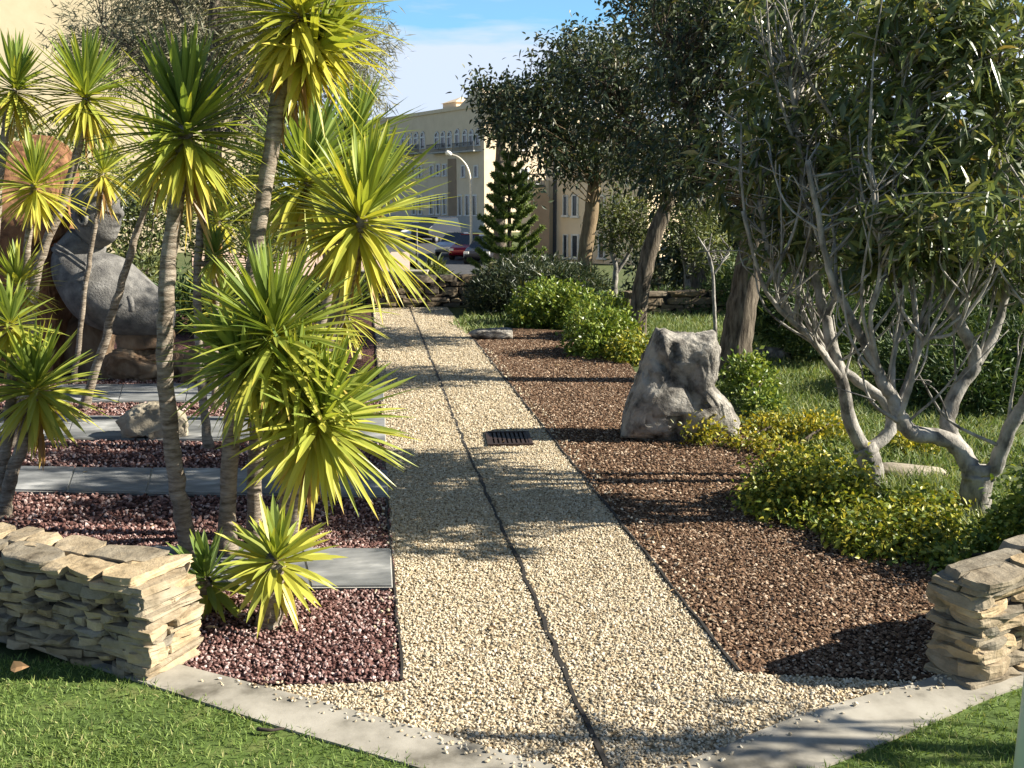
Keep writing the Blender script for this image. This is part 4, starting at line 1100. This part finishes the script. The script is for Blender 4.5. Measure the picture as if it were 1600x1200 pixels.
# ---------------------------------------------------------------- drain grate, post, litter
g0 = np.mean(GR, 0)
t = thing("drain_grate", g0, "small brown iron drain grate set in the gravel path", "drain grate")
ux = unit(GR[1] - GR[0]); uy = unit(GR[3] - GR[0]); uy = unit(uy - ux * (uy @ ux)); 
wx = np.linalg.norm(GR[1] - GR[0]) / 2 * 1.02; wy = np.linalg.norm(GR[3] - GR[0]) / 2 * .95
Rm = np.stack([ux, -uy, UP], 1)
b = MB()
for s in (-1, 1):
    b.box(g0 + uy * s * wy + UP * .008, (wx, .012, .012), Rm); b.box(g0 + ux * s * (wx - .012) + UP * .0085, (.012, wy - .012, .0115), Rm)
b.build("frame", M['iron'], t)
b = MB()
for k in range(9):
    b.box(g0 + ux * (-wx + (k + 1) * 2 * wx / 10) + UP * .008, (.0095, wy - .0122, .008), Rm)
b.box(g0 + UP * .0055, (wx - .0245, .008, .008), Rm)
b.build("bars", M['iron'], t)
b = MB(); b.box(g0 + UP * .0012, (wx - .013, wy - .013, .0008), Rm); b.build("pit", M['pit'], t)

pd = 2.35
p0, p1 = D(1597, 1330, pd), D(1662, 780, pd)
p0g = p0 + (p1 - p0) * ((0 - p0[2]) / (p1[2] - p0[2]))
t = thing("leaning_post", p0g, "pale green painted post leaning at the bottom right corner", "post")
b = MB(); tube(b, np.array([p0g - UP * .02, p0g + (p1 - p0g) * .5, p1]), .042, .04, 20); b.build("pole", M['postgreen'], t, smooth=True)
b = MB(); tube(b, np.array([p1, p1 + unit(p1 - p0g) * .012, p1 + unit(p1 - p0g) * .02]), 0, rad=np.array([.044, .044, .03]), n=20); b.build("cap", M['postgreen'], t, smooth=True)

b = MB(); c = G(30, 1046, .05)
leaf_batch(b, np.array([c - RT * .03]), np.array([RT + UP * .5]), np.array([UP - FW]), [.075], [.045], .3, .25)
tag(b.build("dry_leaf", M['dryleaf']), "curled brown dry leaf lying on the lawn before the left wall", "leaf")
b = MB(); tube(b, catmull([G(402, 1139, slab_z + .008), G(422, 1141, slab_z + .012), G(444, 1138, slab_z + .008)], 4), .007, .004, 6)
tag(b.build("twig", M['stick'], smooth=True), "short dark twig lying where lawn meets the left kerb", "twig")

q = np.concatenate([scatter(mulch_poly, 9, 3.2, 11), scatter(path_poly, 2.2, 3, 9), scatter(lava_poly, 2.5, 3.5, 8)])
n = len(q); b = MB()
leaf_batch(b, np.column_stack([q, np.full(n, .016)]), np.column_stack([rng.normal(0, 1, (n, 2)), rng.normal(.1, .15, n)]), unit(UP + .4 * rand_unit(n)), rng.uniform(.025, .06, n), rng.uniform(.010, .018, n), .1, .3)
tag(b.build("leaf_litter", leaf_mat("leaf_litter", [(0, (.10, .06, .03)), (.6, (.26, .16, .08)), (1, (.42, .32, .18))], .7, .1, .2)), kind="stuff")

# ---------------------------------------------------------------- beyond the wall: terrace kerb, road, cars, buildings
kd = 23.0
ka, kb = D(520, 437, kd), D(668, 437, kd)
t = thing("planter_kerb", (ka + kb) / 2 * [1, 1, 0], "long pale stone planter kerb just above the far dark wall", "kerb")
b = MB(); c = (ka + kb) / 2; zt = D(600, 425, kd)[2]; hz = (zt + .05) / 2
b.box([c[0], c[1], hz - .05], (np.linalg.norm(kb - ka) / 2, .2, hz), np.stack([RT, FW, UP], 1)); b.build("kerb_stone", M['paleblock'], t, bevel=.03)
b = MB(); b.box([c[0], c[1], zt + .02], (np.linalg.norm(kb - ka) / 2 + .02, .24, .02), np.stack([RT, FW, UP], 1)); b.build("coping", M['concrete'], t, bevel=.01)
sheet("terrace", [tuple(p) for p in (D(300, 400, 24), D(640, 400, 24), D(640, 400, 37), D(300, 400, 37))], -.01, M['pinkpave'])
shrub("agave_plant", "spiky grey green plant at the right end of the pale planter kerb", [pl(678, 430, 24, 22, 20, .35)], 60, 7, .26, .05, M['olive_leaf'], up=.7, spread=.7, cat="plant", size_cl=.05, nst=4)
b = MB(); sg = D(652, 437, 25); tube(b, np.array([[sg[0], sg[1], -.03], [sg[0], sg[1], 1.1]]), .03, n=8)
tag(b.build("bollard", M['rail'], smooth=True), "thin dark bollard behind the spiky plant", "bollard")

def ribbon(name, pts, w, dz, mat):
    P = catmull(pts, 10); T = unit(np.gradient(P, axis=0)); S = np.stack([T[:, 1], -T[:, 0], 0 * T[:, 0]], 1)
    m = 9; rows = []
    for k in range(m):
        q_ = P + S * (w * (k / (m - 1) - .5)); q_[:, 2] = terrain_z(q_[:, 0], q_[:, 1]) + dz; rows.append(q_)
    V = np.stack(rows, 1).reshape(-1, 3); n = len(P)
    i = (np.arange(n - 1)[:, None] * m + np.arange(m - 1)[None]).ravel()
    b = MB(); b.add(V, np.stack([i, i + 1, i + m + 1, i + m], 1)); return tag(b.build(name, mat, smooth=True), kind="structure")
ribbon("road", [D(745, 400, 32), D(718, 400, 50), D(690, 400, 72), D(672, 400, 94), D(560, 400, 130)], 8.0, .06, M['asphalt'])
ribbon("pavement", [D(860, 400, 34), D(808, 400, 50), D(765, 400, 72), D(728, 400, 92)], 2.2, .14, M['pave'])

def car(label, px, d, yaw, paint, L=4.1, W=1.72, H=1.45, van=False):
    o = D(px, 400, d); o[2] = float(terrain_z(o[0], o[1])) + .06
    t = thing("parked_car", o, label, "car", "cars parked along the street")
    c, s = math.cos(yaw), math.sin(yaw)
    def Wd(V):
        V = np.asarray(V, float); return np.stack([V[:, 0] * c - V[:, 1] * s, V[:, 0] * s + V[:, 1] * c, V[:, 2]], 1) + o
    def loft(secs, closed=True):
        m = MB(); n = len(secs[0]); V = np.concatenate(secs); F = []
        for k in range(len(secs) - 1):
            for j in range(n): F.append([k * n + j, k * n + (j + 1) % n, (k + 1) * n + (j + 1) % n, (k + 1) * n + j])
        m.add(Wd(V), [np.array(F), np.arange(n)[None, ::-1].copy(), (np.arange(n) + (len(secs) - 1) * n)[None]])
        return m
    h = H / 1.45; l = L / 2
    if van: prof = [(-l, .55, .9, .78), (-l * .96, .3, 1.0, .84), (-l * .6, .25, 1.02, .86), (l * .5, .25, 1.02, .86), (l * .8, .27, .98, .84), (l, .4, .8, .74)]
    else: prof = [(-l, .5, .78, .72), (-l * .95, .3, .88, .82), (-l * .55, .22, .93, .86), (l * .3, .22, .93, .86), (l * .62, .22, .86, .85), (l * .92, .28, .74, .78), (l, .42, .6, .68)]
    secs = [np.array([[x, -w * W / 1.72, a * h], [x, w * W / 1.72, a * h], [x, w * .98 * W / 1.72, (a + b_) / 2 * h], [x, w * .9 * W / 1.72, b_ * h], [x, -w * .9 * W / 1.72, b_ * h], [x, -w * .98 * W / 1.72, (a + b_) / 2 * h]]) for x, a, b_, w in prof]
    body = loft(secs).build("body", paint, t, smooth=False, bevel=.05)
    if van: cb = [(-l * .95, .98, .80), (-l * .9, 1.40, .70), (l * .35, 1.42, .70), (l * .72, .98, .76)]
    else: cb = [(-l * .85, .86, .74), (-l * .5, 1.38, .58), (l * .05, 1.43, .58), (l * .5, .86, .72)]
    def cab(sc, dz):
        S = []
        for k, (x, z, w) in enumerate(cb): S.append((x, z, w))
        a0, a1, a2, a3 = S
        V = []
        for sgn in (-1, 1):
            V += [[a0[0] * sc, sgn * a0[2] * sc, a0[1] * h], [a1[0] * sc, sgn * a1[2] * sc, a1[1] * h + dz], [a2[0] * sc, sgn * a2[2] * sc, a2[1] * h + dz], [a3[0] * sc, sgn * a3[2] * sc, a3[1] * h]]
        m = MB(); m.add(Wd(V), [np.array([[0, 1, 2, 3], [7, 6, 5, 4], [0, 4, 5, 1], [1, 5, 6, 2], [2, 6, 7, 3], [3, 7, 4, 0]])]); return m
    cab(1.0, 0).build("windows", M['carglass'], t, bevel=.03)
    m = MB(); V = []
    for sgn in (-1, 1): V += [[cb[1][0] * .98, sgn * cb[1][2] * 1.02, cb[1][1] * h], [cb[2][0] * 1.05, sgn * cb[2][2] * 1.02, cb[2][1] * h]]
    V = np.array(V); V2 = V + [0, 0, .05]; V2[:, 1] *= .93
    m.add(Wd(np.vstack([V, V2])), [np.array([[0, 1, 3, 2], [4, 6, 7, 5], [0, 4, 5, 1], [2, 3, 7, 6], [0, 2, 6, 4], [1, 5, 7, 3]])]); m.build("roof", paint, t, bevel=.02)
    for x in (-l * .62, l * .62):
        for sgn in (-1, 1):
            w = MB(); P = Wd(np.array([[x, sgn * (W / 2 - .22), .31], [x, sgn * (W / 2 - .1), .31], [x, sgn * (W / 2 + .01), .31]])); tube(w, P, 0, rad=np.array([.31, .32, .30]), n=18); wh = w.build("wheel", M['tyre'], t)
            w = MB(); P = Wd(np.array([[x, sgn * (W / 2 + .012), .31], [x, sgn * (W / 2 + .02), .31], [x, sgn * (W / 2 + .03), .31]])); tube(w, P, 0, rad=np.array([.19, .19, .12]), n=14); w.build("rim", M['rim'], wh)
    for sgn in (-1, 1):
        w = MB(); cc = Wd(np.array([[l * .965, sgn * .58, .62 * h]]))[0]; w.box(cc, (.08, .15, .07), np.array([[c, -s, 0], [s, c, 0], [0, 0, 1]])); w.build("headlight", M['lamp'], t, bevel=.02)
        w = MB(); cc = Wd(np.array([[-l * .975, sgn * .6, .72 * h]]))[0]; w.box(cc, (.06, .12, .09), np.array([[c, -s, 0], [s, c, 0], [0, 0, 1]])); w.build("tail_light", M['red'], t, bevel=.02)
    return t
car("dark red parked car with its nose toward us in front", 735, 62, R(-112), M['red'])
car("silver blue parked car just behind the dark red car", 712, 66, R(-112), M['silver'])
car("dark parked van farther up the street beyond the silver car", 682, 82, R(-125), M['darkcar'], 4.9, 1.9, 1.95, True)
car("white grey parked car left of the dark van", 655, 84, R(-125), M['whitecar'])
car("dark parked car right of the red car, half behind the pine", 758, 58, R(-110), M['darkcar'])

# street lamp
ld = 60.0
lb = D(736, 380, ld); lz = float(terrain_z(lb[0], lb[1]))
t = thing("street_lamp", [lb[0], lb[1], lz], "tall pale street lamp with curved arm before the long building", "street lamp")
b = MB(); tube(b, catmull([[lb[0], lb[1], lz], D(736, 330, ld), D(735, 285, ld), D(730, 262, ld), D(718, 247, ld), D(704, 241, ld)], 6), .09, .055, 10); b.build("pole", M['polegrey'], t, smooth=True)
b = MB(); tube(b, np.array([D(706, 241.5, ld), D(703, 240.5, ld), D(698, 238.5, ld), D(696, 238, ld)]), 0, rad=np.array([.07, .14, .15, .05]), n=10); b.build("lamp_head", M['lamp'], t, smooth=True)

# ---- buildings
class Facade:
    """a vertical wall plane from A to B (ground points), used to place windows by photo position"""
    def __init__(s, A, B):
        s.A = np.array(A, float); s.u = unit(np.array([B[0] - A[0], B[1] - A[1], 0.0])); s.L = np.linalg.norm((np.array(B) - np.array(A))[:2])
        s.n = np.array([s.u[1], -s.u[0], 0.0])
        if s.n @ (CAMP - s.A) < 0: s.n = -s.n
    def hit(s, px, py):
        r = ray(px, py); k = (s.n @ (s.A - CAMP)) / (s.n @ r); P = CAMP + r * k
        return float((P - s.A) @ s.u), float(P[2])
    def pt(s, u, z, off=0.0): return np.array([s.A[0], s.A[1], 0]) + s.u * u + s.n * off + UP * z
    def box(s, mb, u0, u1, z0, z1, o0, o1):
        c = s.pt((u0 + u1) / 2, (z0 + z1) / 2, (o0 + o1) / 2)
        mb.box(c, ((u1 - u0) / 2, abs(o1 - o0) / 2, (z1 - z0) / 2), np.stack([s.u, s.n, UP], 1))
    def window(s, t, u0, u1, z0, z1, arch=False):
        fr = MB(); w = min(.16, (u1 - u0) * .16)
        s.box(fr, u0, u0 + w, z0, z1, -.02, .10); s.box(fr, u1 - w, u1, z0, z1, -.02, .10)
        s.box(fr, u0 + w, u1 - w, z1 - w, z1, -.02, .098); s.box(fr, u0 - .06, u1 + .06, z0 - .12, z0, -.02, .16)
        if arch:
            m = 10; th = np.linspace(0, np.pi, m); r = (u1 - u0) / 2; cu = (u0 + u1) / 2
            P = np.array([s.pt(cu + (r - w / 2) * math.cos(a), z1 + (r - w / 2) * math.sin(a), .05) for a in th]); tube(fr, P, w / 2, n=6)
        f = fr.build("window", M['frame'], t)
        pn = MB(); s.box(pn, u0 + w, u1 - w, z0, z1 - w, -.02, .03)
        s.box(pn, u0 + w, u1 - w, z0, z0 + .01, .03, .031)
        if arch:
            for k in range(5):
                a = k / 5; hw = r * math.sqrt(1 - a * a) * .86; s.box(pn, cu - hw, cu + hw, z1 + a * r, z1 + (a + .2) * r, -.02, .029 - k * .001)
        pn.build("pane", M['pane'], f)

def gz(p): return float(terrain_z(p[0], p[1]))
# long building
A = D(757, 362, 100); B0 = D(610, 362, 117); B = A + (B0 - A) * 2.1
fa = Facade(A, B); zb = gz(A) - .6; ztop = D(757, 166, 100)[2]
t = thing("apartment_building", [A[0], A[1], gz(A)], "long cream three storey building with balconies behind the street", "building")
bw = MB(); dep = 14.0
fa.box(bw, 0, fa.L, zb, ztop, -dep, 0); bw.build("wall", M['plaster_pale'], t)
b = MB(); fa.box(b, -.15, fa.L + .15, ztop, ztop + .35, -dep - .15, .15); b.build("parapet", M['plaster_pale'], t)
b = MB(); zs = fa.hit(740, 338)[1]; fa.box(b, .0, fa.L, zb, zs, .0, .08); b.build("base_course", M['plaster_grey'], t)
b = MB(); u0, _ = fa.hit(713, 250); u1, _ = fa.hit(700, 250); fa.box(b, u0, u1, zs, fa.hit(706, 248)[1], .0, .05); b.build("stair_bay", M['plaster_brown_and_shade'], t)
rows = [((204, 224), 'top'), ((256, 280), 'mid'), ((302, 334), 'low')]
for (x0, x1, y0, y1, ar) in [(744, 750, 209, 226, 1), (734, 740, 210, 226, 1), (724, 730, 210, 227, 1), (712, 718, 209, 228, 1), (700, 706, 213, 229, 1), (690, 696, 213, 230, 1), (680, 686, 214, 231, 1), (658, 664, 214, 231, 1), (648, 654, 215, 231, 1), (638, 644, 215, 232, 1), (628, 634, 216, 233, 1),
                            (693, 698, 256, 274, 0), (683, 688, 256, 274, 0), (673, 678, 257, 275, 0), (655, 660, 259, 277, 0), (645, 650, 259, 277, 0), (635, 640, 260, 278, 0),
                            (739, 745, 304, 336, 0), (728, 734, 304, 336, 0), (717, 722, 304, 336, 0), (693, 698, 303, 334, 0), (683, 688, 303, 334, 0), (672, 678, 303, 334, 0), (655, 660, 305, 334, 0), (645, 650, 306, 334, 0), (742, 747, 258, 276, 0), (722, 727, 258, 276, 0)]:
    ua, za = fa.hit(x1 + .8, y1); ub, zc = fa.hit(x0 - .8, y0)
    fa.window(t, ua, ub, za, zc, bool(ar))
for (x0, x1, y) in ((718, 752, 236), (678, 707, 238), (626, 666, 240)):
    ua, _ = fa.hit(x1, y); ub, _ = fa.hit(x0, y); z = fa.hit((x0 + x1) / 2, y)[1]
    b = MB(); fa.box(b, ua, ub, z - .12, z, .0, .9)
    bal = b.build("balcony", M['plaster_grey'], t)
    b = MB(); fa.box(b, ua, ub, z + .72, z + .8, .84, .9)
    for k in range(int((ub - ua) / .22) + 1): fa.box(b, ua + k * .22, ua + k * .22 + .06, z, z + .72, .85, .89)
    b.build("railing", M['rail'], bal)
u, _ = fa.hit(676, 175)
b = MB(); fa.box(b, u - 1.4, u + 1.4, ztop + .35, ztop + 1.2, -5, -2); fa.box(b, u - 6, u + 5, ztop + .35, ztop + .62, -9, -1.4)
tr = b.build("roof_turret", M['plaster_pale'], t)
b = MB(); c = fa.pt(u, ztop + 1.2, -3.5); V = np.array([fa.pt(u + a, ztop + 1.2, -3.5 + o) for a, o in ((-1.6, -1.7), (1.6, -1.7), (1.6, 1.7), (-1.6, 1.7))] + [fa.pt(u, ztop + 1.9, -3.5)])
b.add(V, [np.array([[0, 1, 4], [1, 2, 4], [2, 3, 4], [3, 0, 4]]), np.array([[3, 2, 1, 0]])]); b.build("turret_roof", M['plaster_pale'], tr)
b = MB(); u3, _ = fa.hit(740, 160); V = np.array([fa.pt(u3 + a, ztop + z_, o) for o in (-.3, -6) for a, z_ in ((-3.4, .35), (3.4, .35), (0, 1.9))])
b.add(V, [np.array([[0, 1, 2], [5, 4, 3]]), np.array([[0, 3, 4, 1], [1, 4, 5, 2], [2, 5, 3, 0]])]); b.build("roof_gable", M['plaster_pale'], t)
fb = Facade(A, A - fa.n * dep)          # sunlit end
for k, uu in enumerate((4.0, 9.0)):
    for z in (zs + 3.2, zs + 6.4): fb.window(t, uu, uu + 1.1, z, z + 1.5)

# second, nearer building
A = D(852, 405, 60); B = D(1010, 405, 56)
fa = Facade(A, B); zb = gz(A) - .4; ztop = 5.6
t = thing("townhouse", [A[0], A[1], gz(A)], "cream townhouse with an arched bay behind the tan trunk", "building")
b = MB(); fa.box(b, 0, fa.L, zb, ztop, -9, 0); b.build("wall", M['plaster_pale'], t)
b = MB(); fa.box(b, -.12, fa.L + .12, ztop, ztop + .3, -9.12, .12); b.build("parapet", M['plaster_pale'], t)
for (x0, x1, y0, y1) in ((880, 888, 305, 336), (894, 904, 304, 337), (880, 888, 366, 402), (893, 905, 366, 402), (935, 946, 305, 336), (935, 946, 366, 402), (957, 967, 305, 336)):
    ua, za = fa.hit(x0, y1); ub, zc = fa.hit(x1, y0); fa.window(t, ua, ub, za, zc)
b = MB(); ua, _ = fa.hit(866, 300); fa.box(b, ua, ua + .18, zb, ztop, .0, .12); b.build("downpipe", M['rail'], t)
# arched porch block in front
fp = Facade(D(812, 405, 59.5), D(852, 405, 59))
b = MB(); fp.box(b, 0, fp.L - .02, zb, 3.0, -6, 0); pb = b.build("porch_block", M['plaster_pale'], t)
b = MB(); uc = fp.L * .80; r = .55
for k in range(7):
    a = k / 7; hw = r * math.sqrt(1 - a * a); fp.box(b, uc - hw, uc + hw, 1.8 + a * r, 1.8 + (a + 1 / 7) * r, .0, .03 - k * .001)
fp.box(b, uc - r, uc + r, zb, 1.8, .0, .031); b.build("arch_shade_panel", M['plaster_brown_and_shade'], pb)  # flat brown panel; the shade inside the arch is put into its colour
b = MB(); fp.box(b, fp.L * .35, fp.L * 1.0, 3.3, 3.36, .3, .36)
for k in range(8): fp.box(b, fp.L * (.35 + .092 * k), fp.L * (.35 + .092 * k) + .03, 2.7, 3.3, .31, .35)
fp.box(b, fp.L * .35, fp.L * 1.0, 2.6, 2.7, .0, .36); b.build("balcony", M['rail'], pb)

# cream building close on the left
A = D(-420, 400, 34); B = D(440, 400, 42)
fa = Facade(A, B)
t = thing("cream_building", [A[0], A[1], 0], "large plain cream building wall behind the feathery tree", "building")
b = MB(); fa.box(b, 0, fa.L, -1.5, 11.5, -10, 0); b.build("wall", M['plaster'], t)
b = MB(); fa.box(b, -.1, fa.L + .1, 11.5, 11.9, -10.1, .12); b.build("parapet", M['plaster'], t)
for k in range(5):
    uu = fa.L * (.16 + .17 * k)
    for z in (1.2,): fa.window(t, uu, uu + 1.2, z, z + 1.5)
